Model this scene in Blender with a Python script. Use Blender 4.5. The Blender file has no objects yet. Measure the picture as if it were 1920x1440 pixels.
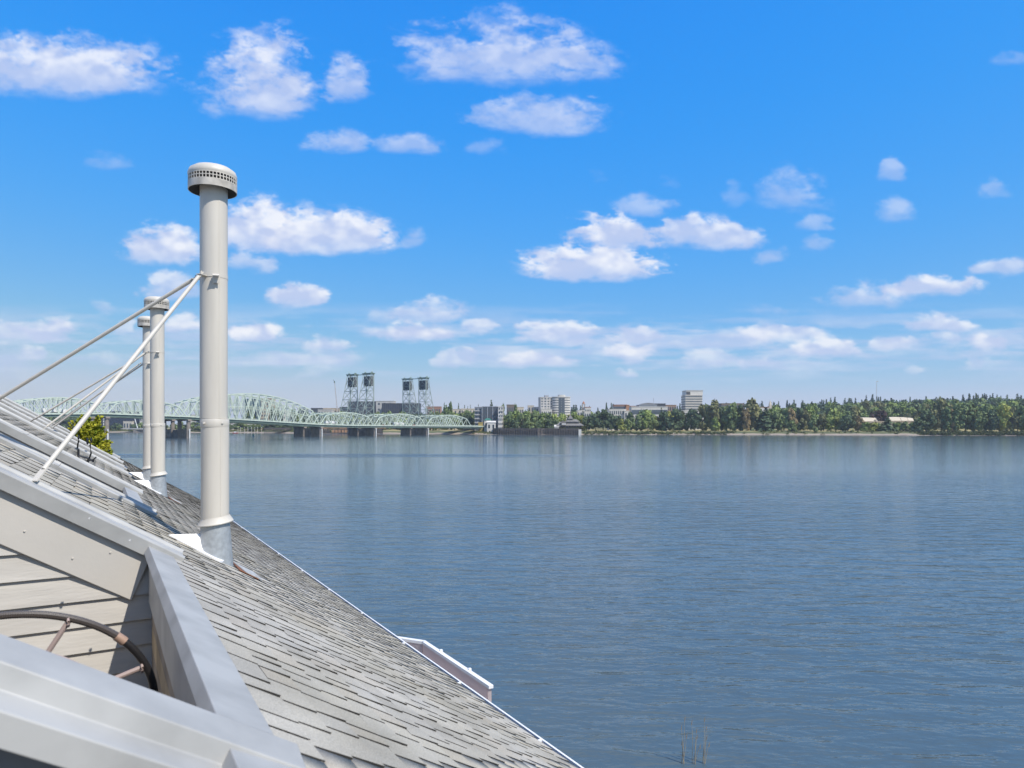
import bpy, math, random
import numpy as np
from mathutils import Vector, Matrix
R_ = math.radians
rng = random.Random(7)
npr = np.random.RandomState(11)
SC = bpy.context.scene
COL = SC.collection

# ------------------------------------------------------------------ camera
F, CX, HY, H = 1274.0, 960.0, 801.0, 10.0        # focal length and horizon of the photograph, eye 10 m above the river
cam = bpy.data.cameras.new("camera")
camo = bpy.data.objects.new("camera", cam); COL.objects.link(camo)
camo.location = (0, 0, H); camo.rotation_euler = (R_(90), 0, 0)
cam.sensor_width = 36; cam.lens = F/1920*36; cam.shift_y = (HY-720)/1920
cam.clip_start = .05; cam.clip_end = 40000
cam.dof.use_dof = True; cam.dof.focus_distance = 11; cam.dof.aperture_fstop = 4.0
SC.camera = camo

# ------------------------------------------------------------------ light and sky
SUN_AZ, SUN_EL = 129.0, 52.0
sv = Vector((math.sin(R_(SUN_AZ))*math.cos(R_(SUN_EL)), math.cos(R_(SUN_AZ))*math.cos(R_(SUN_EL)), math.sin(R_(SUN_EL))))
sl = bpy.data.lights.new("sun", 'SUN'); sl.energy = 3.8; sl.angle = R_(.53); sl.color = (1, .955, .88)
so = bpy.data.objects.new("sun", sl); COL.objects.link(so); so.rotation_euler = sv.to_track_quat('Z', 'Y').to_euler(); so.location = (0, 0, 60)
vs = SC.view_settings
SC.display_settings.display_device = 'sRGB'
vs.view_transform = 'Standard'; vs.look = 'None'; vs.exposure = 0.45; vs.gamma = 1; vs.use_curve_mapping = False
SC.cycles.use_denoising = True
SC.cycles.max_bounces = 8
SC.cycles.sample_clamp_indirect = 6

def vnoise(x, y, seed):
    xi = np.floor(x).astype(np.int64); yi = np.floor(y).astype(np.int64)
    fx = x-xi; fy = y-yi
    fx = fx*fx*fx*(fx*(fx*6-15)+10); fy = fy*fy*fy*(fy*(fy*6-15)+10)
    def h(a, b):
        n = (a*374761393 + b*668265263 + seed*1442695041) & 0xFFFFFFFF
        n = ((n ^ (n >> 13))*1274126177) & 0xFFFFFFFF
        n = n ^ (n >> 16)
        return (n & 0xFFFF)/65535.0
    a = h(xi, yi); b = h(xi+1, yi); c = h(xi, yi+1); d = h(xi+1, yi+1)
    return (a*(1-fx)+b*fx)*(1-fy)+(c*(1-fx)+d*fx)*fy
def fbm(x, y, seed, octs=5, gain=.5):
    s = 0; a = 1; t = 0
    for i in range(octs):
        s = s+a*vnoise(x*2**i+17.3*i, y*2**i-9.1*i, seed+i); t += a; a *= gain
    return s/t

# clouds: (x0, x1, ytop, ybase, strength, softness) as bearings on the photograph's sky
CLOUDS = [(-160,330,62,178,1.0,.5),(385,605,66,214,1.0,.55),(612,697,106,190,.75,.5),(705,1150,30,158,.8,.7),
 (870,1135,176,248,.72,.7),(572,700,238,288,.7,.6),(690,825,246,288,.62,.6),(880,960,262,292,.3,.8),(160,240,282,312,.3,.8),
 (216,380,424,496,1.1,.35),(395,560,372,470,1.15,.35),(480,752,390,470,1.15,.35),(420,512,462,508,.7,.45),(265,385,508,554,.85,.45),
 (500,610,525,570,1.1,.4),(970,1236,456,527,1.3,.25),(1060,1250,396,467,1.15,.35),(1190,1440,404,467,1.0,.45),(1148,1275,362,402,.5,.7),(1408,1550,318,392,.5,.8),
 (1345,1400,340,380,.25,.9),(1645,1702,293,332,.5,.7),(1632,1722,366,412,.5,.7),(1838,1905,332,370,.45,.7),(1488,1556,398,432,.45,.7),(1406,1494,460,496,.6,.6),(1504,1562,444,476,.45,.7),
 (1530,1720,520,572,.75,.55),(1660,1850,512,557,1.05,.4),(1800,1960,485,516,.8,.5),(1404,1500,570,592,.35,.7),(1698,1835,582,617,.95,.45),(1636,1715,628,652,.8,.5),(1812,1880,626,656,.95,.4),(1740,1800,618,640,.7,.5),
 (428,534,598,644,1.1,.4),(712,835,602,642,1.0,.45),(965,1150,602,640,1.0,.45),(1120,1256,608,640,.95,.45),(1390,1565,606,642,.95,.45),(1330,1460,612,645,.55,.7),(1488,1614,636,672,1.0,.4),(1060,1500,640,660,.45,.7),
 (928,1090,662,688,.9,.45),(1122,1230,642,674,.95,.45),(1376,1475,674,697,.85,.5),(1270,1380,655,685,.75,.55),(26,148,590,634,1.0,.45),(-40,60,596,640,.7,.6),(730,885,558,598,.85,.5),(680,760,580,606,.5,.7),(850,945,596,622,.8,.5),(965,1018,600,612,.9,.4),
 (570,665,626,654,.8,.5),(806,884,652,684,.85,.45),(14,76,642,668,.75,.5),(320,382,590,628,.9,.45),(216,262,596,626,.7,.5),(168,230,555,586,.45,.7),(755,815,424,454,.5,.7),
 (100,300,660,682,.5,.7),(430,700,655,680,.5,.7),(1160,1215,682,698,.8,.5),(1790,1850,668,690,.6,.6),(1690,1740,690,702,.5,.7),(1020,1100,698,712,.5,.7),(540,640,690,705,.35,.8),(620,940,614,632,.6,.6),(1570,1920,650,672,.35,.8),(1110,1160,305,332,.2,.9),(1240,1290,328,346,.2,.9),(1860,1930,92,124,.35,.8)]
def cloud_image():
    W_, H_ = 5120, 1280
    az = ((np.arange(W_)+.5)/W_-.5)*2*np.pi
    el = (np.arange(H_)+.5)/H_*np.pi/2
    AZ, EL = np.meshgrid(az, el)
    out = np.zeros((H_, W_, 4), np.float32)
    # the sky beyond the frame carries the same kind of scattered cumulus
    tz = np.tan(np.maximum(EL, .03)); gx = np.sin(AZ)/tz; gy = np.cos(AZ)/tz
    n = fbm(gx*1.1+3.7, gy*1.1, 5, 5); 
    a0 = np.clip((n-.55)/.12, 0, 1)*np.clip(EL/.08, 0, 1); a0 = a0*a0*(3-2*a0)*.9
    n2 = fbm(gx*1.1+3.7+.04, gy*1.1-.04, 5, 4)
    sh0 = np.clip(.55+(n-n2)*5, 0, 1)
    # inside and around the frame
    c0 = int((R_(-47)/(2*np.pi)+.5)*W_); c1 = int((R_(47)/(2*np.pi)+.5)*W_); r1 = int(R_(43)/(np.pi/2)*H_)
    A = AZ[:r1, c0:c1]; E = EL[:r1, c0:c1]
    X = CX+F*np.tan(A); Y = HY-F*np.tan(E)/np.cos(A)
    wx = X+64*(fbm(X/75, Y/50, 31, 5, .55)-.5); wy = Y+30*(fbm(X/75, Y/50, 47, 5, .55)-.5)*np.clip((Y+250)/600, .4, 1)
    low = np.clip((Y-530)/90, 0, 1)
    big = (fbm(X/105, Y/62, 3, 6, .55)-.5)*(1-low)+(fbm(X/120, Y/24, 13, 6, .55)-.5)*low*1.15; fine = fbm(X/26, Y/17, 9, 5, .62)-.5; wisp = fbm(X/60, Y/20, 57, 5, .6)-.5
    bil = 1-np.abs(2*fbm(X/46+3*wisp, Y/30+2*wisp, 83, 5, .55)-1)**.8
    sm = fbm(X/40, Y/28, 83, 3, .5); emb = (sm-np.roll(np.roll(sm, -9, 0), -7, 1))
    alpha = np.zeros_like(X); shade = np.zeros_like(X)+.5
    for (x0, x1, yt, yb, st, sf) in CLOUDS:
        cx = (x0+x1)/2; rx = (x1-x0)/2; hh = yb-yt
        m0, m1 = x0-rx*.5, x1+rx*.5
        cols = np.where((X[0] > m0) & (X[0] < m1))[0]
        if not len(cols): continue
        q0, q1 = cols[0], cols[-1]+1
        xs = (wx[:, q0:q1]-cx)/(rx*1.02); base = yb-hh*.22
        up = (base-wy[:, q0:q1])/(hh*.80); dn = (wy[:, q0:q1]-base)/(hh*.30+3)
        v = np.where(up > 0, up, dn)
        r = 1-xs*xs-v*v*(np.where(up > 0, .95, 1.0))
        amp = .45+1.15*sf
        bl = bil[:, q0:q1]
        d = r+amp*big[:, q0:q1]*1.25+np.where(up > -.1, .55, .25)*fine[:, q0:q1]*(.6+sf)+.75*(bl-.55)*np.where(up > -.2, 1, .4)+1.25*sf*wisp[:, q0:q1]+.06
        bot = np.clip(-up+.15, 0, 1.3); al = np.clip((d+.02)/(.30+1.35*sf+1.0*bot), 0, 1); al = al*al*(3-2*al)
        al = al*np.clip(r*1.0+.8, 0, 1)*min(.92, .02+.82*st)*np.clip(1-.45*bot, .3, 1)
        # lit crowns, lavender flat bases, relief from the light at upper right
        s = np.clip(.05+.62*np.clip(up+.15, 0, 1.1)+1.1*big[:, q0:q1]+2.6*emb[:, q0:q1]*(.4+np.clip(up, 0, 1)), 0, 1)*min(1.1, .42+.6*st)
        pa = alpha[:, q0:q1]; na = al+pa*(1-al)
        shade[:, q0:q1] = np.where(na > 1e-4, (s*al+shade[:, q0:q1]*pa*(1-al))/np.maximum(na, 1e-4), shade[:, q0:q1])
        alpha[:, q0:q1] = na
    # thin veil of distant cloud over the horizon
    veil = np.clip((Y-565)/60, 0, 1)*np.clip((728-Y)/50, 0, 1)*np.clip((fbm(X/190, Y/20, 71, 6, .6)-.40)/.22, 0, 1)*.58
    shade = np.where(alpha+veil > 1e-4, (shade*alpha+(.16+1.5*wisp)*veil*(1-alpha))/np.maximum(alpha+veil*(1-alpha), 1e-4), shade)
    alpha = alpha+veil*(1-alpha)
    fx = np.clip((R_(45)-np.abs(A))/R_(6), 0, 1)*np.clip((R_(40)-E)/R_(6), 0, 1)
    a0[:r1, c0:c1] = a0[:r1, c0:c1]*(1-fx)+np.clip(alpha, 0, 1)*.97*fx
    sh0[:r1, c0:c1] = sh0[:r1, c0:c1]*(1-fx)+shade*fx
    lo = np.array([.56, .64, .88]); hi = np.array([.95, .955, 1.0])
    t = np.clip(sh0, 0, 1)[..., None]
    out[..., :3] = lo*(1-t)+hi*t
    out[..., 3] = a0
    img = bpy.data.images.new("clouds", W_, H_, alpha=True, float_buffer=True)
    img.colorspace_settings.name = 'Non-Color'; img.alpha_mode = 'CHANNEL_PACKED'
    img.pixels.foreach_set(out.ravel()); img.update(); img.pack()
    return img

wd = bpy.data.worlds.new("World"); SC.world = wd; wd.use_nodes = True
nt = wd.node_tree; nt.nodes.clear()
def N(t, **k):
    n = nt.nodes.new(t)
    for a, b in k.items(): setattr(n, a, b)
    return n
sky = N('ShaderNodeTexSky', sky_type='NISHITA', sun_disc=False, sun_elevation=R_(SUN_EL), sun_rotation=R_(SUN_AZ), altitude=5000, air_density=1.0, dust_density=.3, ozone_density=2.0)
s01 = N('ShaderNodeVectorMath', operation='SCALE'); s01.inputs['Scale'].default_value = .1
hsv = N('ShaderNodeRGBCurve'); s10 = N('ShaderNodeVectorMath', operation='SCALE'); s10.inputs['Scale'].default_value = 10
hsv.mapping.use_clip = False
for ci, pts in ((0, ((0, 0), (.06, .020), (.086, .042), (.15, .110), (.30, .27), (.45, .395), (.85, .46), (1, .46))), (1, ((0, 0), (.07, .16), (.103, .215), (.15, .262), (.255, .33), (.42, .41), (.635, .455), (1, .50))), (2, ((0, 0), (.15, .62), (.21, .66), (.294, .675), (.458, .645), (.777, .56), (1, .53)))):
    cv = hsv.mapping.curves[ci]; cv.points[0].location = pts[0]; cv.points[1].location = pts[-1]
    for q in pts[1:-1]: cv.points.new(*q)
hsv.mapping.update()
bg1 = N('ShaderNodeBackground'); bg1.inputs['Strength'].default_value = .10
bg2 = N('ShaderNodeBackground'); bg2.inputs['Strength'].default_value = .74
tc = N('ShaderNodeTexCoord'); sep = N('ShaderNodeSeparateXYZ')
at2 = N('ShaderNodeMath', operation='ARCTAN2'); asn = N('ShaderNodeMath', operation='ARCSINE')
mu = N('ShaderNodeMath', operation='MULTIPLY_ADD'); mu.inputs[1].default_value = 1/(2*math.pi); mu.inputs[2].default_value = .5
mv = N('ShaderNodeMath', operation='MULTIPLY'); mv.inputs[1].default_value = 2/math.pi
mx = N('ShaderNodeMath', operation='MAXIMUM'); mx.inputs[1].default_value = .0006
cmb = N('ShaderNodeCombineXYZ'); tex = N('ShaderNodeTexImage', interpolation='Cubic', extension='EXTEND'); tex.image = cloud_image()
mix = N('ShaderNodeMixShader'); wo = N('ShaderNodeOutputWorld')
L = nt.links.new
L(tc.outputs['Generated'], sep.inputs[0]); L(sep.outputs[0], at2.inputs[0]); L(sep.outputs[1], at2.inputs[1]); L(sep.outputs[2], asn.inputs[0])
L(at2.outputs[0], mu.inputs[0]); L(asn.outputs[0], mv.inputs[0]); L(mv.outputs[0], mx.inputs[0]); L(mu.outputs[0], cmb.inputs[0]); L(mx.outputs[0], cmb.inputs[1])
L(cmb.outputs[0], tex.inputs[0]); L(sky.outputs[0], s01.inputs[0]); L(s01.outputs[0], hsv.inputs['Color']); L(hsv.outputs[0], s10.inputs[0]); L(s10.outputs[0], bg1.inputs['Color']); L(tex.outputs['Color'], bg2.inputs['Color'])
L(tex.outputs['Alpha'], mix.inputs[0]); L(bg1.outputs[0], mix.inputs[1]); L(bg2.outputs[0], mix.inputs[2]); L(mix.outputs[0], wo.inputs[0])

# ------------------------------------------------------------------ materials
MATS = {}
def mat(name, col, rough=.7, metal=0, var=.12, scale=3.0, bump=0, bscale=None, stretch=(1, 1, 1), col2=None, spec=.5, attr=None, objrand=0, coord='Object', detail=5):
    if name in MATS: return MATS[name]
    m = bpy.data.materials.new(name); m.use_nodes = True; t = m.node_tree; b = t.nodes['Principled BSDF']; l = t.links.new
    b.inputs['Roughness'].default_value = rough; b.inputs['Metallic'].default_value = metal; b.inputs['Specular IOR Level'].default_value = spec
    tc = t.nodes.new('ShaderNodeTexCoord'); mp = t.nodes.new('ShaderNodeMapping'); mp.inputs['Scale'].default_value = stretch
    l(tc.outputs[coord], mp.inputs[0])
    nz = t.nodes.new('ShaderNodeTexNoise'); nz.inputs['Scale'].default_value = scale; nz.inputs['Detail'].default_value = detail
    l(mp.outputs[0], nz.inputs['Vector'])
    cr = t.nodes.new('ShaderNodeValToRGB')
    c = np.array(col)*.90; d = np.array(col2)*.90 if col2 is not None else None      # albedos for this sun
    lo = c*(1-var); hi = np.minimum(c*(1+var), 1) if d is None else d
    cr.color_ramp.elements[0].position = .35; cr.color_ramp.elements[1].position = .65
    cr.color_ramp.elements[0].color = (*lo, 1); cr.color_ramp.elements[1].color = (*hi, 1)
    l(nz.outputs['Fac'], cr.inputs[0]); outc = cr.outputs[0]
    if attr or objrand:
        mm = t.nodes.new('ShaderNodeMix'); mm.data_type = 'RGBA'; mm.blend_type = 'MULTIPLY'; mm.inputs[0].default_value = 1
        l(outc, mm.inputs[6])
        if attr:
            an = t.nodes.new('ShaderNodeAttribute'); an.attribute_name = attr; l(an.outputs['Color'], mm.inputs[7])
        else:
            oi = t.nodes.new('ShaderNodeObjectInfo'); r2 = t.nodes.new('ShaderNodeValToRGB')
            r2.color_ramp.elements[0].color = (1-objrand, 1-objrand*.8, 1-objrand, 1); r2.color_ramp.elements[1].color = (1+objrand, 1+objrand*.8, 1+objrand*.3, 1)
            l(oi.outputs['Random'], r2.inputs[0]); l(r2.outputs[0], mm.inputs[7])
        outc = mm.outputs[2]
    l(outc, b.inputs['Base Color'])
    if bump:
        n2 = t.nodes.new('ShaderNodeTexNoise'); n2.inputs['Scale'].default_value = bscale or scale*4; n2.inputs['Detail'].default_value = 6
        l(mp.outputs[0], n2.inputs['Vector']); bp = t.nodes.new('ShaderNodeBump'); bp.inputs['Strength'].default_value = .6; bp.inputs['Distance'].default_value = bump
        l(n2.outputs['Fac'], bp.inputs['Height']); l(bp.outputs[0], b.inputs['Normal'])
    MATS[name] = m; return m

# ------------------------------------------------------------------ mesh helpers
class MB:
    def __init__(s): s.v = []; s.f = []
    def add(s, vs, fs):
        k = len(s.v); s.v += [Vector(p) for p in vs]; s.f += [tuple(i+k for i in f) for f in fs]; return s
    def hexa(s, p):           # 8 points: bottom ring then top ring
        return s.add(p, [(3, 2, 1, 0), (4, 5, 6, 7), (0, 1, 5, 4), (1, 2, 6, 5), (2, 3, 7, 6), (3, 0, 4, 7)])
    def box(s, x0, x1, y0, y1, z0, z1):
        return s.hexa([(x0, y0, z0), (x1, y0, z0), (x1, y1, z0), (x0, y1, z0), (x0, y0, z1), (x1, y0, z1), (x1, y1, z1), (x0, y1, z1)])
    def bar(s, a, b, w, h=None, up=Vector((0, 0, 1))):
        a = Vector(a); b = Vector(b); h = h or w; d = (b-a).normalized()
        if abs(d.dot(up)) > .98: up = Vector((1, 0, 0)) if abs(d.x) < .9 else Vector((0, 1, 0))
        x = d.cross(up).normalized()*w/2; y = x.cross(d).normalized()*h/2
        return s.hexa([a-x-y, a+x-y, a+x+y, a-x+y, b-x-y, b+x-y, b+x+y, b-x+y])
    def tube(s, a, b, r0, r1=None, n=16, cap=True):
        a = Vector(a); b = Vector(b); r1 = r0 if r1 is None else r1; d = (b-a).normalized()
        u = Vector((1, 0, 0)) if abs(d.x) < .8 else Vector((0, 1, 0)); x = d.cross(u).normalized(); y = d.cross(x)
        vs = []
        for i in range(n):
            t = 2*math.pi*i/n; q = x*math.cos(t)+y*math.sin(t); vs.append(a+q*r0)
        for i in range(n):
            t = 2*math.pi*i/n; q = x*math.cos(t)+y*math.sin(t); vs.append(b+q*r1)
        fs = [(i, (i+1) % n, n+(i+1) % n, n+i) for i in range(n)]
        if cap: fs += [tuple(range(n-1, -1, -1)), tuple(range(n, 2*n))]
        return s.add(vs, fs)
    def sweep(s, pts, r, n=10):
        pts = [Vector(p) for p in pts]; rings = []
        ref = Vector((0, 0, 1))
        for i, p in enumerate(pts):
            d = (pts[min(i+1, len(pts)-1)]-pts[max(i-1, 0)]).normalized()
            x = d.cross(ref); x = x.normalized() if x.length > 1e-3 else Vector((1, 0, 0)); y = x.cross(d)
            rr = r(i) if callable(r) else r
            rings.append([p+(x*math.cos(2*math.pi*k/n)+y*math.sin(2*math.pi*k/n))*rr for k in range(n)])
        vs = [q for g in rings for q in g]; m = len(pts)
        fs = [(i*n+k, i*n+(k+1) % n, (i+1)*n+(k+1) % n, (i+1)*n+k) for i in range(m-1) for k in range(n)]
        fs += [tuple(range(n-1, -1, -1)), tuple((m-1)*n+k for k in range(n))]
        return s.add(vs, fs)
    def lathe(s, prof, c, n=40, close=True):   # prof: (r, z) from bottom to top round a vertical axis
        c = Vector(c); m = len(prof)
        vs = [c+Vector((r*math.cos(2*math.pi*k/n), r*math.sin(2*math.pi*k/n), z)) for r, z in prof for k in range(n)]
        fs = [(i*n+k, i*n+(k+1) % n, (i+1)*n+(k+1) % n, (i+1)*n+k) for i in range(m-1) for k in range(n)]
        if close: fs += [tuple(range(n-1, -1, -1)), tuple((m-1)*n+k for k in range(n))]
        return s.add(vs, fs)
    def prism(s, poly, fn, t0, t1):            # poly of (a, b), fn(t, a, b) -> point
        n = len(poly); vs = [fn(t0, a, b) for a, b in poly]+[fn(t1, a, b) for a, b in poly]
        return s.add(vs, [tuple(range(n-1, -1, -1)), tuple(range(n, 2*n))]+[(i, (i+1) % n, n+(i+1) % n, n+i) for i in range(n)])
    def mesh(s, name, o=(0, 0, 0), smooth=False):
        o = Vector(o); me = bpy.data.meshes.new(name); me.from_pydata([tuple(p-o) for p in s.v], [], s.f); me.validate()
        import bmesh
        bm = bmesh.new(); bm.from_mesh(me); bmesh.ops.recalc_face_normals(bm, faces=bm.faces); bm.to_mesh(me); bm.free()
        if smooth:
            me.shade_smooth(); 
            try: me.set_sharp_from_angle(angle=R_(40))
            except Exception: pass
        return me
    def build(s, name, m, parent=None, smooth=False, bevel=0):
        o = (0, 0, 0)
        if parent is not None:
            o = Vector(parent.location); q = parent.parent
            while q is not None: o += Vector(q.location); q = q.parent
        me = s.mesh(name, o, smooth); me.materials.append(m)
        ob = bpy.data.objects.new(name, me); COL.objects.link(ob); ob.parent = parent
        if bevel:
            bv = ob.modifiers.new("bevel", 'BEVEL'); bv.width = bevel; bv.segments = 2; bv.limit_method = 'ANGLE'
        return ob
def tag(o, label=None, cat=None, group=None, kind=None):
    if label: o['label'] = label
    if cat: o['category'] = cat
    if group: o['group'] = group
    if kind: o['kind'] = kind
    return o
def thing(name, label, cat, loc=(0, 0, 0), group=None, rz=0):
    o = bpy.data.objects.new(name, None); COL.objects.link(o); o.location = loc; o.rotation_euler.z = rz; o.empty_display_size = .3
    return tag(o, label, cat, group)
def part(name, me, parent, m=None, M=None):
    o = bpy.data.objects.new(name, me); COL.objects.link(o); o.parent = parent
    if M is not None: o.matrix_local = M
    if m is not None:
        if not me.materials: me.materials.append(m)
        o.material_slots[0].link = 'OBJECT'; o.material_slots[0].material = m
    return o
def copy_tree(o, parent=None):
    c = o.copy(); COL.objects.link(c); c.parent = parent
    for ch in list(o.children): copy_tree(ch, c)
    return c
def at(px, Y, py=None, z=0):
    return Vector(((px-CX)/F*Y, Y, z if py is None else H+(HY-py)/F*Y))
# ------------------------------------------------------------------ the river
def water_material():
    m = bpy.data.materials.new("river_water"); m.use_nodes = True; t = m.node_tree; b = t.nodes['Principled BSDF']; l = t.links.new
    b.inputs['Base Color'].default_value = (.066, .096, .112, 1); b.inputs['Roughness'].default_value = .11; b.inputs['IOR'].default_value = 1.333
    tc = t.nodes.new('ShaderNodeTexCoord')
    def wave(scale, rot, st, det=3, rough=.5, dist=0):
        mp = t.nodes.new('ShaderNodeMapping'); mp.inputs['Rotation'].default_value = (0, 0, R_(rot)); mp.inputs['Scale'].default_value = (st, 1, 1)
        l(tc.outputs['Object'], mp.inputs[0]); n = t.nodes.new('ShaderNodeTexNoise'); n.inputs['Scale'].default_value = scale; n.inputs['Detail'].default_value = det
        n.inputs['Roughness'].default_value = rough; n.inputs['Distortion'].default_value = dist; l(mp.outputs[0], n.inputs['Vector']); return n.outputs['Fac']
    def M(op, a, bb):
        n = t.nodes.new('ShaderNodeMath'); n.operation = op
        for i, q in enumerate((a, bb)):
            if isinstance(q, (int, float)): n.inputs[i].default_value = q
            else: l(q, n.inputs[i])
        return n.outputs[0]
    h = M('MULTIPLY', wave(.95, 17, .30, 3, .5, .4), .42)
    h = M('ADD', h, M('MULTIPLY', wave(.34, -6, .34, 3), .30))
    h = M('ADD', h, M('MULTIPLY', wave(3.2, 24, .45, 3), .075))
    h = M('ADD', h, M('MULTIPLY', wave(.06, 5, .4, 2), .25))
    # calmer and ruffled lanes left by the wind, and the wash of a boat that has gone by
    gust = t.nodes.new('ShaderNodeMapRange'); l(wave(.011, 4, .22, 3), gust.inputs[0]); gust.inputs[1].default_value = .38; gust.inputs[2].default_value = .62; gust.inputs[3].default_value = .55; gust.inputs[4].default_value = 1.15
    sp = t.nodes.new('ShaderNodeSeparateXYZ'); l(tc.outputs['Object'], sp.inputs[0])
    wob = M('MULTIPLY', M('SUBTRACT', wave(.012, 0, .5, 2), .5), 26)
    yy = M('SUBTRACT', M('ADD', sp.outputs[1], wob), 238)
    band = M('POWER', 2.718, M('MULTIPLY', M('MULTIPLY', yy, yy), -1/130))
    xw = t.nodes.new('ShaderNodeMapRange'); xw.inputs[1].default_value = 30; xw.inputs[2].default_value = -50; l(sp.outputs[0], xw.inputs[0])
    wash = M('MULTIPLY', M('MULTIPLY', band, xw.outputs[0]), M('MULTIPLY', M('SINE', M('MULTIPLY', yy, .62), 0), 1.1))
    calm = t.nodes.new('ShaderNodeMapRange'); l(sp.outputs[1], calm.inputs[0]); calm.inputs[1].default_value = 18; calm.inputs[2].default_value = 160; calm.inputs[3].default_value = 1.45; calm.inputs[4].default_value = .16
    h = M('ADD', M('MULTIPLY', M('MULTIPLY', h, gust.outputs[0]), calm.outputs[0]), wash)
    bp = t.nodes.new('ShaderNodeBump'); bp.inputs['Strength'].default_value = 1.0; bp.inputs['Distance'].default_value = .62; l(h, bp.inputs['Height']); l(bp.outputs[0], b.inputs['Normal'])
    return m
w = MB(); w.add([(-6000, -300, 0), (6000, -300, 0), (6000, 9000, 0), (-6000, 9000, 0)], [(0, 1, 2, 3)])
tag(w.build('river_water', water_material()), kind='structure')

# ------------------------------------------------------------------ the far bank
SH = [(-1500, 1500), (-300, 1330), (100, 1290), (250, 1260), (450, 1160), (560, 1060), (650, 1010), (750, 975), (880, 925), (1000, 895), (1300, 880), (1500, 850), (1700, 815), (1920, 780), (2300, 720), (3600, 640)]
def yshore(px): return float(np.interp(px, [a for a, b in SH], [b for a, b in SH]))
def hill(px, q):
    k = float(np.interp(px, [900, 1150, 1400, 1600, 1800, 1950, 2400], [4, 8, 17, 28, 34, 36, 40]))
    return k*min(max((q-110)/520, 0), 1)**.8 + 6*min(max((q-900)/2000, 0), 1)
def gz(px, q):
    b = [(-30, -2.5), (0, 0), (7, .75), (13, 2.6), (20, 4.2), (40, 5.2), (90, 5.6), (1e5, 5.6)]
    z = float(np.interp(q, [i for i, j in b], [j for i, j in b]))
    return z+hill(px, q)+(.5*math.sin(px*.13)+.35*math.sin(px*.41+1))*min(max(q/10, 0), 1)
def place(px, q):
    Y = yshore(px)+q
    return Vector(((px-CX)/F*Y, Y, gz(px, q)))
def ztop(Y, py): return H+(HY-py)/F*Y
def bank():
    qs = [-30, -8, 0, 3.5, 7, 10, 13, 16, 20, 28, 40, 60, 90, 130, 180, 240, 320, 420, 520, 640, 900, 1400, 2200, 4000, 7000]
    xs = [-1500, -1100, -800, -550, -350]+list(range(-200, 2140, 12))+[2250, 2500, 2900, 3600]
    m = MB(); vs = []
    for x in xs:
        for q in qs:
            p = place(x, q+ (1.6*math.sin(x*.21)+1.1*math.sin(x*.077+2) if 0 <= q < 12 else 0)); vs.append(p)
    n = len(qs)
    m.add(vs, [(i*n+j, (i+1)*n+j, (i+1)*n+j+1, i*n+j+1) for i in range(len(xs)-1) for j in range(n-1)])
    g = bpy.data.materials.new("bank_ground"); g.use_nodes = True; t = g.node_tree; b = t.nodes['Principled BSDF']; b.inputs['Roughness'].default_value = .95; l = t.links.new
    ge = t.nodes.new('ShaderNodeNewGeometry'); sp = t.nodes.new('ShaderNodeSeparateXYZ'); l(ge.outputs['Position'], sp.inputs[0])
    nz = t.nodes.new('ShaderNodeTexNoise'); nz.inputs['Scale'].default_value = .05; nz.inputs['Detail'].default_value = 6; l(ge.outputs['Position'], nz.inputs['Vector'])
    ad = t.nodes.new('ShaderNodeMath'); ad.operation = 'MULTIPLY_ADD'; ad.inputs[1].default_value = 3.2; l(nz.outputs['Fac'], ad.inputs[0]); l(sp.outputs[2], ad.inputs[2])
    mr = t.nodes.new('ShaderNodeMapRange'); mr.inputs[1].default_value = 1.2; mr.inputs[2].default_value = 9.2; l(ad.outputs[0], mr.inputs[0])
    cr = t.nodes.new('ShaderNodeValToRGB'); e = cr.color_ramp.elements
    e[0].position = .0; e[0].color = (.13, .10, .075, 1); e[1].position = 1; e[1].color = (.16, .15, .055, 1)
    for p, c in ((.10, (.25, .20, .155)), (.24, (.34, .275, .21)), (.36, (.075, .085, .035)), (.55, (.10, .11, .04)), (.70, (.33, .27, .115)), (.86, (.30, .245, .10))):
        k = e.new(p); k.color = (*c, 1)
    l(mr.outputs[0], cr.inputs[0]); l(cr.outputs[0], b.inputs['Base Color'])
    o = m.build('far_riverbank', g, smooth=True); tag(o, kind='structure')
bank()

# ------------------------------------------------------------------ trees
def quads_mesh(name, C, Nn, S, asp=1.0, jit=.5, rs=None):
    rs = rs or npr; n = len(C)
    Nn = Nn+rs.normal(0, jit, (n, 3)); Nn /= np.linalg.norm(Nn, axis=1)[:, None]+1e-9
    t = np.cross(Nn, rs.normal(0, 1, (n, 3))); t /= np.linalg.norm(t, axis=1)[:, None]+1e-9
    u = np.cross(Nn, t); S = np.asarray(S)[:, None]
    q = np.stack([C-t*S-u*S*asp*.6, C+t*S*.8-u*S*asp, C+t*S+u*S*asp*.7, C-t*S*.7+u*S*asp], 1).reshape(-1, 3)
    me = bpy.data.meshes.new(name); me.vertices.add(4*n); me.vertices.foreach_set('co', q.ravel().astype(np.float32))
    me.loops.add(4*n); me.loops.foreach_set('vertex_index', np.arange(4*n, dtype=np.int32))
    me.polygons.add(n); me.polygons.foreach_set('loop_start', np.arange(0, 4*n, 4, dtype=np.int32)); me.update(calc_edges=True)
    return me
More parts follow.
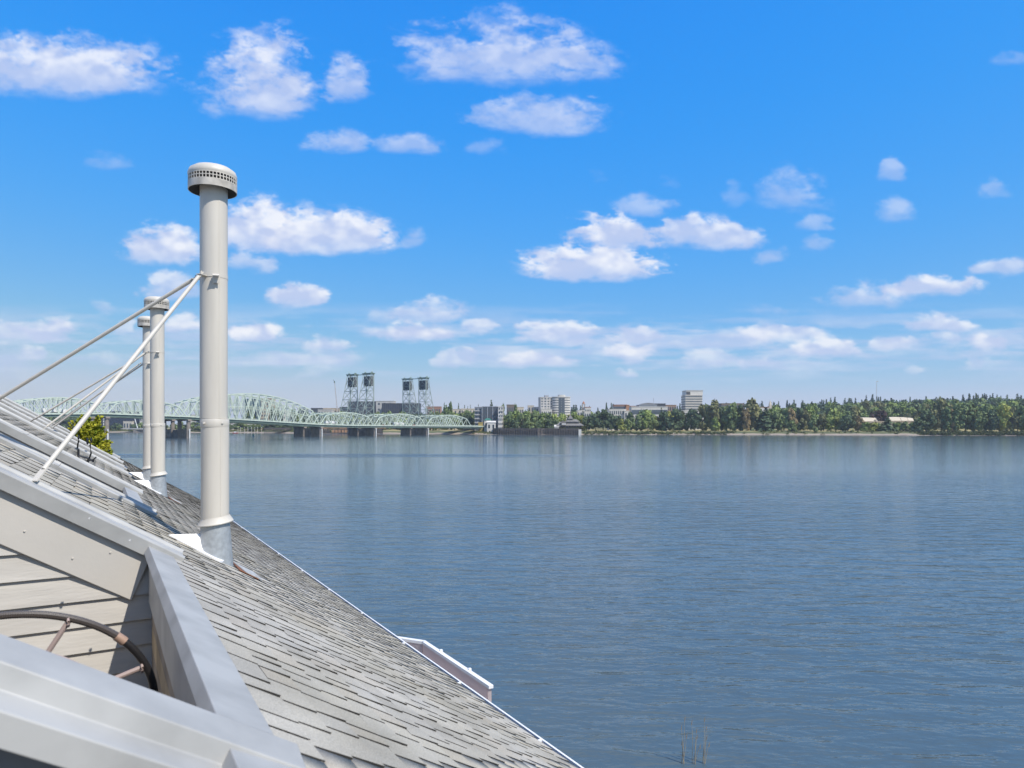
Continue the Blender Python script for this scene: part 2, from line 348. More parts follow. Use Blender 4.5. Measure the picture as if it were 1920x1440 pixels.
def crown_broad(seed, kind):
    rs = np.random.RandomState(seed); C = []; Nn = []
    nl = rs.randint(11, 17)
    for i in range(nl):
        a = rs.uniform(0, 6.28); f = i/(nl-1)
        if kind == 'round': z = .17+.68*f; rr = .36*math.sin(math.pi*(.18+.70*f))**.8; lr = rs.uniform(.15, .23)
        elif kind == 'tall': z = .14+.76*f; rr = .30*math.sin(math.pi*(.15+.75*f)); lr = rs.uniform(.11, .19)
        elif kind == 'wide': z = .24+.58*f; rr = .40*math.sin(math.pi*(.2+.65*f)); lr = rs.uniform(.14, .20)
        else: z = .12+.66*f; rr = .34*(1-.45*f); lr = rs.uniform(.16, .24)
        c = np.array([rr*math.cos(a)*rs.uniform(.5, 1.1), rr*math.sin(a)*rs.uniform(.5, 1.1), z])
        m = 70; d = rs.normal(0, 1, (m, 3)); d /= np.linalg.norm(d, axis=1)[:, None]; d[:, 2] = d[:, 2]*.8
        C.append(c+d*lr*rs.uniform(.55, 1.08, (m, 1))); Nn.append(d+np.array([0, 0, .25]))
    C = np.concatenate(C); Nn = np.concatenate(Nn)
    return quads_mesh('crown', C, Nn, rs.uniform(.034, .066, len(C)), .8, .45, rs)
def crown_conifer(seed, slim=1.0):
    rs = np.random.RandomState(seed); C = []; Nn = []; S = []
    T = 15
    for i in range(T):
        f = i/(T-1); z0 = .10+.86*f; rad = .5*(1-f)**.85*slim+.015; nb = int(5+12*(1-f))
        for k in range(nb):
            a = rs.uniform(0, 6.28); ln = rad*rs.uniform(.6, 1.1)
            for g in np.linspace(.25, 1, 4 if f < .8 else 2):
                C.append([math.cos(a)*ln*g, math.sin(a)*ln*g, z0-.10*g*rad*2+rs.uniform(-.012, .012)]); Nn.append([math.cos(a)*.5, math.sin(a)*.5, .8]); S.append(rs.uniform(.07, .12)*(1.1-.45*f))
    return quads_mesh('crown', np.array(C), np.array(Nn), np.array(S), .42, .35, rs)
def trunk_mesh():
    m = MB(); m.tube((0, 0, -.06), (.01, 0, .5), .026, .012, 7)
    for a, z in ((.3, .28), (2.4, .33), (4.4, .38)):
        m.tube((0, 0, z-.06), (.2*math.cos(a), .2*math.sin(a), z+.2), .012, .004, 5)
    return m.mesh('trunk')
CROWN = {k: [crown_broad(100+i*7+j, k) for j in range(4)] for i, k in enumerate(('round', 'tall', 'wide', 'bush'))}
CROWN['conifer'] = [crown_conifer(300+j) for j in range(4)]; CROWN['fir'] = [crown_conifer(320+j, .62) for j in range(4)]
TRUNK = trunk_mesh()
def leafmat(name, c, r=.25): return mat(name, c, .75, var=.28, scale=7, objrand=r, spec=.15, detail=3)
LEAF = dict(dark=leafmat('dark_needles', (.10, .138, .074)), mid=leafmat('green_leaves', (.175, .225, .095)), light=leafmat('light_green_leaves', (.23, .29, .09)),
            yellow=leafmat('yellow_green_leaves', (.32, .33, .085)), olive=leafmat('olive_leaves', (.19, .19, .09)), rust=leafmat('rusty_leaves', (.30, .225, .12)), purple=leafmat('purple_leaves', (.075, .045, .045)), blue=leafmat('blue_green_needles', (.075, .11, .082)))
BARK = mat('bark', (.11, .085, .065), .9, var=.25, scale=9)
ORD = ['first', 'second', 'third', 'fourth', 'fifth', 'sixth', 'seventh', 'eighth', 'ninth', 'tenth', 'eleventh', 'twelfth', 'thirteenth', 'fourteenth', 'fifteenth', 'sixteenth', 'seventeenth', 'eighteenth', 'nineteenth', 'twentieth']
def tree(px, q, py, wpx, kind, tone, label=None, group=None, cat='tree', dip=0):
    p = place(px, q); z1 = ztop(p.y, py); h = max(z1-p.z, 2.0); w = wpx/F*p.y*(1.75 if kind in ('conifer', 'fir') else 1.5)
    nm = {'conifer': 'conifer_tree', 'fir': 'conifer_tree', 'bush': 'shrub'}.get(kind, 'leafy_tree')
    o = thing(nm, label, cat, p, group, rng.uniform(0, 6.28)); o.scale = (w, w*rng.uniform(.85, 1.1), h*1.02)
    o['px'] = px; part('crown', rng.choice(CROWN[kind]), o, LEAF[tone]); 
    if kind != 'bush' or h > 4: part('trunk', TRUNK, o, BARK)
    return o
SEGN = [(880, 'the end of the bridge'), (1070, 'the gabled waterfront restaurant'), (1170, 'the red brick block'), (1301, 'the striped office tower'), (1447, 'the pale church spire'), (1560, 'the bare tan bank'), (1668, 'the long cream pavilion')]
FRONT = [  # bearing, distance in from the water, top, width, form, tone
 (948,60,778,17,'round','light'),(958,48,771,18,'round','mid'),(969,60,770,18,'round','light'),(979,50,774,17,'round','mid'),(988,66,769,20,'round','light'),(999,52,770,19,'round','mid'),(1009,62,771,19,'round','light'),(1019,50,773,18,'round','light'),(1029,58,775,17,'round','mid'),(1040,64,776,16,'round','light'),
 (965,34,786,14,'bush','dark'),(992,32,788,16,'bush','mid'),(1012,34,787,14,'bush','mid'),(1031,44,773,12,'conifer','dark'),(1042,40,784,12,'bush','mid'),(1054,75,775,17,'round','light'),(1068,80,777,16,'round','yellow'),(1079,70,772,15,'round','light'),(1090,72,778,16,'round','yellow'),(1093,78,771,10,'conifer','dark'),
 (1103,44,779,18,'wide','dark'),(1116,50,773,20,'wide','dark'),(1131,46,767,27,'wide','dark'),(1147,48,776,20,'wide','dark'),(1158,52,778,14,'round','dark'),(1164,40,784,14,'bush','yellow'),(1176,42,783,16,'bush','mid'),
 (1182,56,773,13,'tall','dark'),(1193,50,778,16,'round','mid'),(1204,58,768,20,'round','mid'),(1215,54,772,18,'round','light'),(1225,50,776,16,'round','mid'),(1233,60,780,13,'round','yellow'),(1240,58,765,11,'conifer','dark'),(1249,46,772,21,'round','dark'),(1255,64,770,12,'round','yellow'),(1264,44,766,24,'round','dark'),(1275,62,757,15,'fir','blue'),(1279,50,772,16,'tall','olive'),
 (1290,46,774,16,'round','mid'),(1303,44,768,22,'round','dark'),(1317,48,760,24,'tall','olive'),(1325,52,760,18,'tall','mid'),(1336,44,752,30,'tall','olive'),(1342,40,781,15,'bush','light'),(1352,60,764,18,'tall','dark'),(1363,50,762,20,'tall','mid'),(1374,46,757,24,'tall','mid'),(1388,52,760,20,'tall','dark'),(1399,38,767,14,'tall','rust'),
 (1408,48,749,30,'tall','olive'),(1421,54,762,20,'tall','mid'),(1436,42,764,30,'conifer','dark'),(1450,56,762,18,'round','light'),(1458,44,770,22,'round','mid'),(1470,46,764,24,'round','mid'),(1484,42,766,20,'tall','rust'),(1484,30,787,17,'bush','mid'),(1497,50,764,24,'round','dark'),(1509,46,768,17,'tall','olive'),(1519,56,760,20,'round','light'),(1527,20,779,18,'tall','mid'),(1540,48,776,17,'round','olive'),
 (1556,46,781,14,'round','light'),(1566,42,781,21,'round','yellow'),(1579,50,781,14,'round','light'),(1590,40,777,24,'round','dark'),(1604,52,764,20,'tall','olive'),(1611,38,780,14,'tall','rust'),(1622,34,790,15,'bush','light'),(1637,32,791,15,'bush','yellow'),(1648,36,792,12,'bush','mid'),(1664,34,781,20,'conifer','dark'),(1681,32,790,14,'bush','light'),(1697,30,789,16,'bush','mid'),(1709,34,791,14,'bush','light'),
 (1729,36,780,22,'round','light'),(1722,24,786,22,'bush','dark'),(1740,30,770,20,'round','dark'),(1752,36,768,16,'round','olive'),(1765,38,747,26,'tall','olive'),(1776,30,764,18,'tall','mid'),(1785,34,768,16,'tall','rust'),(1795,32,760,22,'tall','mid'),(1810,36,754,26,'round','mid'),(1823,40,760,20,'tall','olive'),(1836,30,770,20,'round','mid'),(1848,42,758,20,'tall','mid'),(1860,32,768,20,'round','dark'),(1874,38,772,18,'round','yellow'),(1886,34,759,24,'round','yellow'),(1898,30,764,18,'tall','olive'),(1908,36,757,22,'round','mid'),(1922,32,760,24,'round','mid'),(1944,32,757,26,'round','dark'),(1970,34,762,26,'tall','mid')]
TNM = dict(dark='dark green', mid='green', light='light green', yellow='yellow-green', olive='olive green', rust='rusty brown', purple='purple-leaved', blue='blue-green')
KNM = dict(round='round leafy tree', tall='tall ragged tree', wide='broad spreading tree', bush='low shrub', conifer='pointed conifer', fir='slender conifer')
cnt = {}
for (px, q, py, wp, kd, tn) in sorted(FRONT):
    seg = [s for s in SEGN if s[0] <= px][-1][1]
    key = (seg, kd, tn); cnt[key] = cnt.get(key, 0)+1
tot = dict(cnt); cnt = {}
for (px, q, py, wp, kd, tn) in sorted(FRONT):
    seg = [s for s in SEGN if s[0] <= px][-1][1]; key = (seg, kd, tn); k = cnt.get(key, 0); cnt[key] = k+1
    lab = f"{TNM[tn]} {KNM[kd]} by the water right of {seg}" if tot[key] == 1 else f"{ORD[k]} {TNM[tn]} {KNM[kd]} by the water right of {seg}"
    tree(px, q, py, wp, kd, tn, lab, 'shore trees across the river', 'shrub' if kd == 'bush' else 'tree')
# trees that stand farther back: town trees, wooded hill, and the conifers of the skyline
MIDN = [(560, 640, 'behind the bridge left of the lift towers'), (640, 790, 'behind the bridge between the lift towers'), (790, 892, 'behind the end of the bridge'), (1080, 1300, 'among the buildings left of the striped tower'), (1300, 1450, 'behind the tall shore trees right of the striped tower'), (1450, 1600, 'on the wooded slope right of the church spire'), (1600, 1720, 'on the wooded slope behind the cream pavilion'), (1720, 2000, 'on the wooded slope above the dark shore trees')]
def midtree(px, q, py, wp, kd, tn):
    seg = [s for s in MIDN if s[0] <= px < s[1]]; nm = KNM[kd]
    seg = seg[0][2] if seg else 'on the far bank left of the bridge hump'
    tree(px, q, py, wp, kd, tn, f"{TNM[tn]} {nm} {seg}", f"{TNM[tn]} trees {seg}")
for x in range(562, 896, 9):
    midtree(x+rng.uniform(-3, 3), rng.uniform(60, 130), rng.uniform(771, 779), rng.uniform(13, 19), 'round', rng.choice(['dark', 'mid', 'mid', 'light']))
for x, y, wd_, kd in ((833,756,9,'conifer'),(845,756,8,'tall'),(835,761,17,'round'),(844,762,10,'conifer'),(860,757,8,'conifer'),(871,760,7,'conifer'),(877,762,6,'conifer'),(882,760,6,'conifer'),(897,759,6,'conifer'),(921,750,13,'conifer'),(872,770,24,'round'),(860,775,16,'round'),(885,775,15,'round'),(942,758,7,'round'),(930,761,6,'conifer'),(967,757,7,'round')):
    midtree(x, 190 if kd == 'conifer' else 120, y, wd_, kd, 'dark' if kd == 'conifer' else 'mid')
midtree(803, 260, 759, 7, 'conifer', 'dark')
for i in range(88):
    x = 1440+i*5.9+rng.uniform(-4, 4); r = i % 4
    q = (115, 175, 250, 340)[r]+rng.uniform(-25, 25); sk = float(np.interp(x, [1440, 1600, 1750, 1960], [768, 760, 757, 753]))
    y = sk+(13, 6, 0, -5)[r]+rng.uniform(-3, 3)
    if 1590 < x < 1715 and r < 1: y = max(y, 776); q = 150
    midtree(x, q, y, rng.uniform(17, 26), rng.choice(['round', 'round', 'wide', 'tall']), rng.choice(['dark', 'mid', 'light', 'light', 'olive', 'blue', 'mid', 'light']))
midtree(1640, 95, 770, 20, 'round', 'purple'); midtree(1652, 100, 769, 16, 'round', 'purple')
for i in range(20):
    x = 1090+i*18+rng.uniform(-6, 6); midtree(x, rng.uniform(130, 260), rng.uniform(768, 776), rng.uniform(15, 22), rng.choice(['round', 'wide']), rng.choice(['mid', 'light', 'dark']))
SKYL = [(1060, 760), (1120, 757), (1140, 754), (1160, 755), (1200, 757), (1300, 757), (1390, 754), (1425, 751), (1480, 750), (1520, 749), (1560, 745), (1600, 743), (1632, 738), (1650, 743), (1690, 747), (1705, 741), (1725, 748), (1745, 739), (1800, 736), (1850, 737), (1900, 735), (1960, 733)]
RIDGE = [(0, 1200, 'above the red brick block'), (1200, 1420, 'right of the striped tower'), (1420, 1540, 'right of the church spire'), (1540, 1630, 'left of the tallest ridge fir'), (1630, 1740, 'above the cream pavilion'), (1740, 1850, 'above the tall shore trees'), (1850, 2100, 'at the right end of the ridge')]
x = 1072
while x < 1960:
    y = float(np.interp(x, [a for a, b in SKYL], [b for a, b in SKYL]))+abs(rng.gauss(0, 4.5))
    if not (1190 < x < 1262 or 1272 < x < 1322):
        seg = [s for s in RIDGE if s[0] <= x < s[1]][0][2]; kd = rng.choice(['fir', 'conifer', 'conifer'])
        q = rng.uniform(430, 640) if x > 1540 else rng.uniform(560, 760)
        tree(x, q, y, rng.uniform(9, 17), kd, rng.choice(['blue', 'blue', 'dark']), f"hazy {KNM[kd]} on the far skyline {seg}", f"skyline conifers {seg}")
    x += rng.choice([3.5, 5, 7, 8, 12, 19]) if x > 1500 else rng.choice([4, 6, 9, 16])
for i in range(34):   # leafy crowns that fill the ridge under the conifers
    x = 1540+i*12.5; y = float(np.interp(x, [1540, 1640, 1720, 1960], [757, 753, 750, 746]))+rng.uniform(-2, 3)
    tree(x, rng.uniform(380, 440), y, rng.uniform(20, 28), 'round', rng.choice(['dark', 'blue', 'mid']), None, None)
    o = [q for q in COL.objects if q.parent is None][-1]
    seg = [s for s in RIDGE if s[0] <= x < s[1]][0][2]; tag(o, f"dark rounded tree under the skyline conifers {seg}", 'tree', f"ridge trees {seg}")
# left bank behind the bridge
for i in range(15):
    x = 60+i*6.6; midtree(x+rng.uniform(-2, 2), rng.uniform(25, 70), rng.uniform(777, 786), rng.uniform(12, 17), 'round', rng.choice(['dark', 'dark', 'mid']))
for i in range(26):
    x = 215+i*13.5; midtree(x+rng.uniform(-4, 4), rng.uniform(22, 45), rng.uniform(789, 796), rng.uniform(12, 18), rng.choice(['round', 'bush']), rng.choice(['dark', 'mid', 'mid', 'light']))
for x, y in ((470, 762), (512, 764), (520, 758), (530, 766), (542, 770), (551, 768)):
    midtree(x, 130, y, 12, 'tall', rng.choice(['dark', 'mid']))
# scrub along the water's edge: one mass nobody could count
def scrub():
    rs = np.random.RandomState(5); C = []; Nn = []; S = []
    for x in np.arange(885, 2000, 2.2):
        dens = .30 if (1380 < x < 1720) else .8
        if 925 < x < 1094: continue
        if rs.rand() > dens: continue
        bare = 1545 < x < 1715; q = rs.uniform(11, 24) if bare else rs.uniform(5, 20); p = place(x, q); hh = rs.uniform(1.2, 3.4); ww = rs.uniform(1.5, 3.2)
        if x > 1728: hh *= 1.6; ww *= 1.3
        n = 60; d = rs.normal(0, 1, (n, 3)); d /= np.linalg.norm(d, axis=1)[:, None]; d[:, 2] = abs(d[:, 2])
        C.append(np.array(p)+d*np.array([ww, ww, hh])*rs.uniform(.5, 1.05, (n, 1))); Nn.append(d); S.append(rs.uniform(.22, .5, n))
    for x in np.arange(-40, 560, 3.0):
        q = rs.uniform(12, 26); p = place(x, q); n = 50; d = rs.normal(0, 1, (n, 3)); d /= np.linalg.norm(d, axis=1)[:, None]; d[:, 2] = abs(d[:, 2])
        C.append(np.array(p)+d*np.array([4, 3, 3])*rs.uniform(.5, 1.05, (n, 1))); Nn.append(d); S.append(rs.uniform(.3, .7, n))
    me = quads_mesh('shore_scrub', np.concatenate(C), np.concatenate(Nn), np.concatenate(S), .8, .4, rs)
    me.materials.append(mat('scrub_leaves', (.06, .09, .033), .8, var=.3, col2=(.19, .20, .07), scale=.16, spec=.1))
    o = bpy.data.objects.new('shore_scrub', me); COL.objects.link(o); tag(o, 'low mixed scrub and brambles along the far waterline', 'scrub', kind='stuff')
scrub()
def thicket():
    rs = np.random.RandomState(8); C = []; Nn = []; S = []
    for x in list(np.arange(1726, 2000, 1.5))+list(np.arange(1098, 1260, 4.0))+list(np.arange(1300, 1372, 3.0)):
        q = rs.uniform(2, 15); p = place(x, q); hh = rs.uniform(2.2, 5.2)*(1 if x > 1700 else .7); ww = rs.uniform(2, 3.6); n = 70; d = rs.normal(0, 1, (n, 3)); d /= np.linalg.norm(d, axis=1)[:, None]; d[:, 2] = abs(d[:, 2])
        C.append(np.array(p)+d*np.array([ww, ww, hh])*rs.uniform(.5, 1.05, (n, 1))); Nn.append(d); S.append(rs.uniform(.28, .6, n))
    me = quads_mesh('waterside_thicket', np.concatenate(C), np.concatenate(Nn), np.concatenate(S), .8, .4, rs)
    me.materials.append(mat('thicket_leaves', (.036, .055, .028), .8, var=.3, col2=(.085, .105, .045), scale=.2, spec=.1))
    o = bpy.data.objects.new('waterside_thicket', me); COL.objects.link(o); tag(o, 'dark thicket overhanging the far waterline under the tall shore trees', 'scrub', kind='stuff')
thicket()

# ------------------------------------------------------------------ the twin truss bridge
GREEN = mat('pale_green_paint', (.55, .62, .52), .6, var=.08, scale=.3); TGREEN = mat('tower_green_paint', (.33, .385, .34), .6, var=.12, scale=.3); DGREEN = mat('dark_green_paint', (.17, .235, .20), .6, var=.15, scale=.3)
CONC = mat('pier_concrete', (.25, .215, .185), .9, var=.22, scale=.25, bump=.05); ASPH = mat('bridge_asphalt', (.06, .06, .06), .9)
CWT = mat('counterweight_concrete', (.085, .09, .095), .85, var=.15, scale=.4); WHITE = mat('white_paint', (.78, .77, .74), .5, var=.05)
T1 = Vector((-165, 790, 0)); bb = Vector((.61, .7924, 0)); cc = Vector((.7924, -.61, 0))
RD = [(-500, 12), (-420, 16.5), (-354, 20), (-286, 21.4), (-218, 19.8), (-150, 16.8), (-75, 13.2), (-30, 12.2), (0, 12.0), (85, 11.8), (172, 11.6), (300, 9.5)]
def zd(r): return float(np.interp(r, [a for a, b in RD], [b for a, b in RD]))
def B(r, w, dz=0, z=None): return T1+bb*r+cc*w+Vector((0, 0, zd(r)+dz if z is None else z))
def span(root, off, r0, r1, n, hmid, hend, nm='truss_span'):
    s = bpy.data.objects.new(nm, None); COL.objects.link(s); s.parent = root; s.location = Vector(B((r0+r1)/2, off))-Vector(root.location)
    hf = lambda i: hend+(hmid-hend)*(1-((i-n/2)/(n/2-1))**2)
    rr = [r0+(r1-r0)*i/n for i in range(n+1)]
    ch = MB(); wb = MB(); lat = MB()
    for sd in (-6.2, 6.2):
        for i in range(1, n-1): ch.bar(B(rr[i], off+sd, hf(i)), B(rr[i+1], off+sd, hf(i+1)), .75, .85)
        ch.bar(B(rr[0], off+sd), B(rr[1], off+sd, hf(1)), .75, .85); ch.bar(B(rr[n], off+sd), B(rr[n-1], off+sd, hf(n-1)), .75, .85)
        for i in range(1, n):
            wb.bar(B(rr[i], off+sd), B(rr[i], off+sd, hf(i)), .42, .42)
            j = i+1 if i < n/2 else i-1
            if 0 < j < n: wb.bar(B(rr[i], off+sd, hf(i)), B(rr[j], off+sd), .52, .52)
            if hmid > 20 and 0 < j < n: wb.bar(B((rr[i]+rr[j])/2, off+sd, hf(i)*.5), B(rr[j], off+sd, hf(j)), .4, .4); wb.bar(B(rr[i], off+sd, hf(i)*.5), B(rr[j], off+sd, hf(j)*.5), .34, .34)
    for i in range(1, n):
        lat.bar(B(rr[i], off-6.2, hf(i)), B(rr[i], off+6.2, hf(i)), .5, .7)
        if i < n-1:
            lat.bar(B(rr[i], off-6.2, hf(i)), B(rr[i+1], off+6.2, hf(i+1)), .22)
    ch.build('chord', GREEN, s); wb.build('web_member', GREEN, s); lat.build('top_bracing', GREEN, s)
def tower(root, off, r, sgn):
    t = bpy.data.objects.new('lift_tower', None); COL.objects.link(t); t.parent = root; t.location = Vector(B(r, off))-Vector(root.location)
    zt = 72.0; zb = zd(r)+.5; g = MB(); br = MB(); lv = [zb+(zt-zb)*k/6 for k in range(7)]
    back = lambda z: r-sgn*(4.6+16*max((zt-z)/(zt-zb), 0)**1.25)
    for sd in (-6.4, 6.4):
        g.bar(B(r, off+sd, z=zb), B(r, off+sd, z=zt), .95, .95)
        for a, b in zip(lv[:-1], lv[1:]):
            g.bar(B(back(a), off+sd, z=a), B(back(b), off+sd, z=b), .5, .5)
            br.bar(B(r, off+sd, z=a), B(back(b), off+sd, z=b), .27); br.bar(B(back(a), off+sd, z=a), B(r, off+sd, z=b), .27)
            br.bar(B(r, off+sd, z=b), B(back(b), off+sd, z=b), .3)
    for a, b in zip(lv[1:-1], lv[2:]):
        for rr in ((r, r), (back(a), back(b))):
            br.bar(B(rr[0], off-6.4, z=a), B(rr[1], off+6.4, z=b), .3); br.bar(B(rr[0], off+6.4, z=a), B(rr[1], off-6.4, z=b), .3)
            br.bar(B(rr[0], off-6.4, z=a), B(rr[0], off+6.4, z=a), .5)
    g.build('leg', TGREEN, t); br.build('bracing', TGREEN, t)
    tp = MB()
    for rr in (r, back(zt)): tp.bar(B(rr, off-7.4, z=zt), B(rr, off+7.4, z=zt), 1.0, 1.6)
    for sd in (-7, 0, 7): tp.bar(B(r+sgn*1.5, off+sd, z=zt+.4), B(back(zt)-sgn, off+sd, z=zt+.4), .7, .9)
    tp.build('top_frame', DGREEN, t)
    for sd in (-5.6, 5.6):
        m = MB(); c = B((r+back(zt))/2, off+sd, z=zt+.7); m.tube(c-cc*.5, c+cc*.5, 1.5, n=18); m.build('sheave', DGREEN, t)
        m = MB(); m.bar(B(r-sgn*2, off+sd*1.15, z=zt+2), B(r-sgn*2, off+sd*1.15, z=zt+4.6), .25); m.build('beacon_post', GREEN, t)
    m = MB(); rc = r-sgn*2.4
    m.hexa([B(rc-1.5, off-6.3, z=57.5), B(rc+1.5, off-6.3, z=57.5), B(rc+1.5, off+6.3, z=57.5), B(rc-1.5, off+6.3, z=57.5), B(rc-1.5, off-6.3, z=69), B(rc+1.5, off-6.3, z=69), B(rc+1.5, off+6.3, z=69), B(rc-1.5, off+6.3, z=69)])
    m.build('counterweight', CWT, t)
    m = MB()
    for sd in (-3.5, 3.5): m.bar(B(rc, off+sd, z=67.5), B(rc, off+sd, z=zt), .3)
    m.build('cable', DGREEN, t)
PIERS = (-422, -354, -286, -218, -75, 0, 85, 172)
def bridge(off, label, near):
    root = thing('truss_bridge', label, 'bridge', B(0, off), 'twin steel truss bridges')
    dk = MB(); ga = MB(); rl = MB(); rs = [-500, -460, -422, -388, -354, -320, -286, -252, -218, -185, -150, -110, -75, -30, 0, 42, 85, 130, 172, 230, 300]
    for a, b in zip(rs[:-1], rs[1:]):
        P = lambda r, w, d: B(r, off+w, d)
        dk.hexa([P(a, -7.6, -.5), P(b, -7.6, -.5), P(b, 7.6, -.5), P(a, 7.6, -.5), P(a, -7.6, 0), P(b, -7.6, 0), P(b, 7.6, 0), P(a, 7.6, 0)])
        for sd in (-6.2, 6.2): ga.hexa([P(a, sd-.5, -2.6), P(b, sd-.5, -2.6), P(b, sd+.5, -2.6), P(a, sd+.5, -2.6), P(a, sd-.5, -.52), P(b, sd-.5, -.52), P(b, sd+.5, -.52), P(a, sd+.5, -.52)])
        for sd in (-7.7, 7.7):
            rl.hexa([P(a, sd-.1, -.7), P(b, sd-.1, -.7), P(b, sd+.1, -.7), P(a, sd+.1, -.7), P(a, sd-.1, .35), P(b, sd-.1, .35), P(b, sd+.1, .35), P(a, sd+.1, .35)])
            rl.bar(P(a, sd, 1.1), P(b, sd, 1.1), .16)
            k = a
            while k < b: rl.bar(B(k, off+sd, .3), B(k, off+sd, 1.1), .14); k += 5
    dk.build('deck', ASPH, root); ga.build('girder', DGREEN, root); rl.build('railing', GREEN, root)
    fl = MB()
    for r in np.arange(-420, 172, 8.5): fl.bar(B(r, off-6, -1.6), B(r, off+6, -1.6), .5, 1.4)
    fl.build('floor_beam', DGREEN, root)
    for r0, r1, n, hm, he in ((-422, -354, 10, 12.6, 8.2), (-354, -286, 10, 12.6, 8.2), (-286, -218, 10, 12.6, 8.2), (-218, -75, 18, 26.0, 13.5), (-75, 0, 10, 14.0, 9.6), (0, 85, 10, 14.2, 9.6), (85, 172, 10, 14.2, 9.6)):
        span(root, off, r0+1, r1-1, n, hm, he)
    tower(root, off, 0, 1); tower(root, off, 85, -1)
    if near:
        for r in (0, 85): m = MB(); m.bar(B(r, -21.6, z=71.6), B(r, -7.4, z=71.6), .6, .8); m.build('link_beam', TGREEN, root)
    for r in PIERS[:-1]:
        pr = bpy.data.objects.new('pier', None); COL.objects.link(pr); pr.parent = root; pr.location = Vector(B(r, off))-Vector(root.location)
        zt = zd(r)-2.7; low = zt < 11.5; m = MB()
        for sd in (-8, 8): m.tube(B(r, off+sd, z=-3), B(r, off+sd, z=zt-.8), 2.0, 1.7, 14)
        m.bar(B(r, off-10.4, z=zt-.7), B(r, off+10.4, z=zt-.7), 3.4, 1.5); m.build('column', CONC, pr, smooth=True)
        m = MB(); m.bar(B(r, off-7, z=(-3+(zt-1 if low else 8.2))/2), B(r, off+7, z=(-3+(zt-1 if low else 8.2))/2), 2.2, 3+(zt-1 if low else 8.2)); m.build('web_wall', CONC, pr)
        if near:
            m = MB(); m.bar(B(r, off-20, z=(-3+(zt-1.6 if low else 7.6))/2), B(r, off-9, z=(-3+(zt-1.6 if low else 7.6))/2), 1.6, 3+(zt-1.6 if low else 7.6)); m.build('link_wall', CONC, pr)
            m = MB(); m.tube(B(r-.4, off+11, z=-2), B(r-.4, off+11, z=8.5), .55, .55, 10); m.build('fender_pile', WHITE, pr)
    m = MB(); m.hexa([B(205, off-9, z=-1), B(300, off-9, z=-1), B(300, off+9, z=-1), B(205, off+9, z=-1), B(205, off-9, z=zd(205)-2.7), B(300, off-9, z=zd(300)-2.7), B(300, off+9, z=zd(300)-2.7), B(205, off+9, z=zd(205)-2.7)]); m.build('approach_ramp', CONC, root)
    return root
bridge(0, 'nearer of the twin pale green truss bridges with humped span and lift towers', True)
bridge(-29, 'farther of the twin pale green truss bridges, seen through the nearer one', False)

# traffic
GLASS = mat('dark_glass', (.03, .04, .05), .15, var=.1); TYRE = mat('tyre_rubber', (.02, .02, .02), .9)
def vehicle(kind, r, w, paint, label, cat, nm):
    o = thing(nm, label, cat, B(r, w), 'traffic on the bridge'); f = lambda a, b, z: B(r, w)+bb*a+cc*b+Vector((0, 0, z))
    def bx(a0, a1, b0, b1, z0, z1, t=0): return MB().hexa([f(a0, b0, z0), f(a1, b0, z0), f(a1, b1, z0), f(a0, b1, z0), f(a0+t, b0+t*.3, z1), f(a1-t, b0+t*.3, z1), f(a1-t, b1-t*.3, z1), f(a0+t, b1-t*.3, z1)])
    if kind == 'truck':
        bx(-8, 5.4, -1.25, 1.25, 1.1, 4.0).build('cargo_box', paint, o, bevel=.06); bx(5.9, 8.6, -1.2, 1.2, .8, 3.5, .3).build('cab', WHITE, o, bevel=.1); bx(8.2, 8.65, -1.0, 1.0, 2.0, 2.9).build('windscreen', GLASS, o); bx(-7.6, 8.2, -.6, .6, .55, 1.06).build('chassis', TYRE, o); ax = (-6.5, -5.2, 4.6, 7.4)
    else:
        bx(-2.2, 2.2, -.9, .9, .35, .95, .1).build('body', paint, o, bevel=.1); bx(-1.4, .9, -.78, .78, .96, 1.5, .35).build('cabin', GLASS, o, bevel=.05); bx(-1.0, .5, -.6, .6, 1.5, 1.56, .05).build('roof', paint, o); ax = (-1.4, 1.4)
    for a in ax:
        for sd in (-1, 1):
            m = MB(); c = f(a, sd*(1.05 if kind == 'truck' else .8), .5 if kind == 'truck' else .34); m.tube(c-cc*.15, c+cc*.15, .5 if kind == 'truck' else .34, n=12); m.build('wheel', TYRE, o)
WB = mat('truck_white', (.75, .74, .72), .5); RD_ = mat('car_red', (.42, .05, .03), .35); BL = mat('car_blue', (.04, .13, .3), .35); SV = mat('car_silver', (.5, .51, .52), .3, .4)
vehicle('truck', -59, 4, WB, 'white box truck on the bridge just right of the humped span', 'truck', 'box_truck')
vehicle('truck', 40, 4, WB, 'white box truck on the lift span between the two pairs of towers', 'truck', 'box_truck')
vehicle('truck', -322, 2, WB, 'white truck on the bridge left of the vent pipes', 'truck', 'box_truck')
for r, w_, p, l_ in ((52, 4.5, BL, 'blue car just ahead of the white truck on the lift span'), (66, 4.5, RD_, 'red car on the lift span left of the right towers'), (18, 3.5, RD_, 'red car on the lift span behind the white truck'), (-18, 4, SV, 'silver car on the bridge left of the left towers'), (-38, 4, SV, 'silver car behind the white truck near the left towers'), (118, 4, SV, 'silver car near the right end of the bridge'), (-205, 4, SV, 'silver car entering the humped span beside the tall vent pipe'), (-262, 4, SV, 'silver car on the bridge right of the golden shrub')):
    vehicle('car', r, w_, p, l_, 'car', 'car')
# overhead sign on the humped span
o = thing('road_sign', 'dark green overhead road sign hung in the humped bridge span', 'sign', B(-196, 0, 6))
m = MB(); m.bar(B(-196, -7.0, 6.5), B(-196, 7.0, 6.5), .35); m.build('sign_beam', GREEN, o)
m = MB(); m.bar(B(-197, -3.5, 6.5), B(-197, 3.5, 6.5), .2, 3.2); m.build('sign_panel', mat('sign_green', (.01, .09, .06), .4), o)

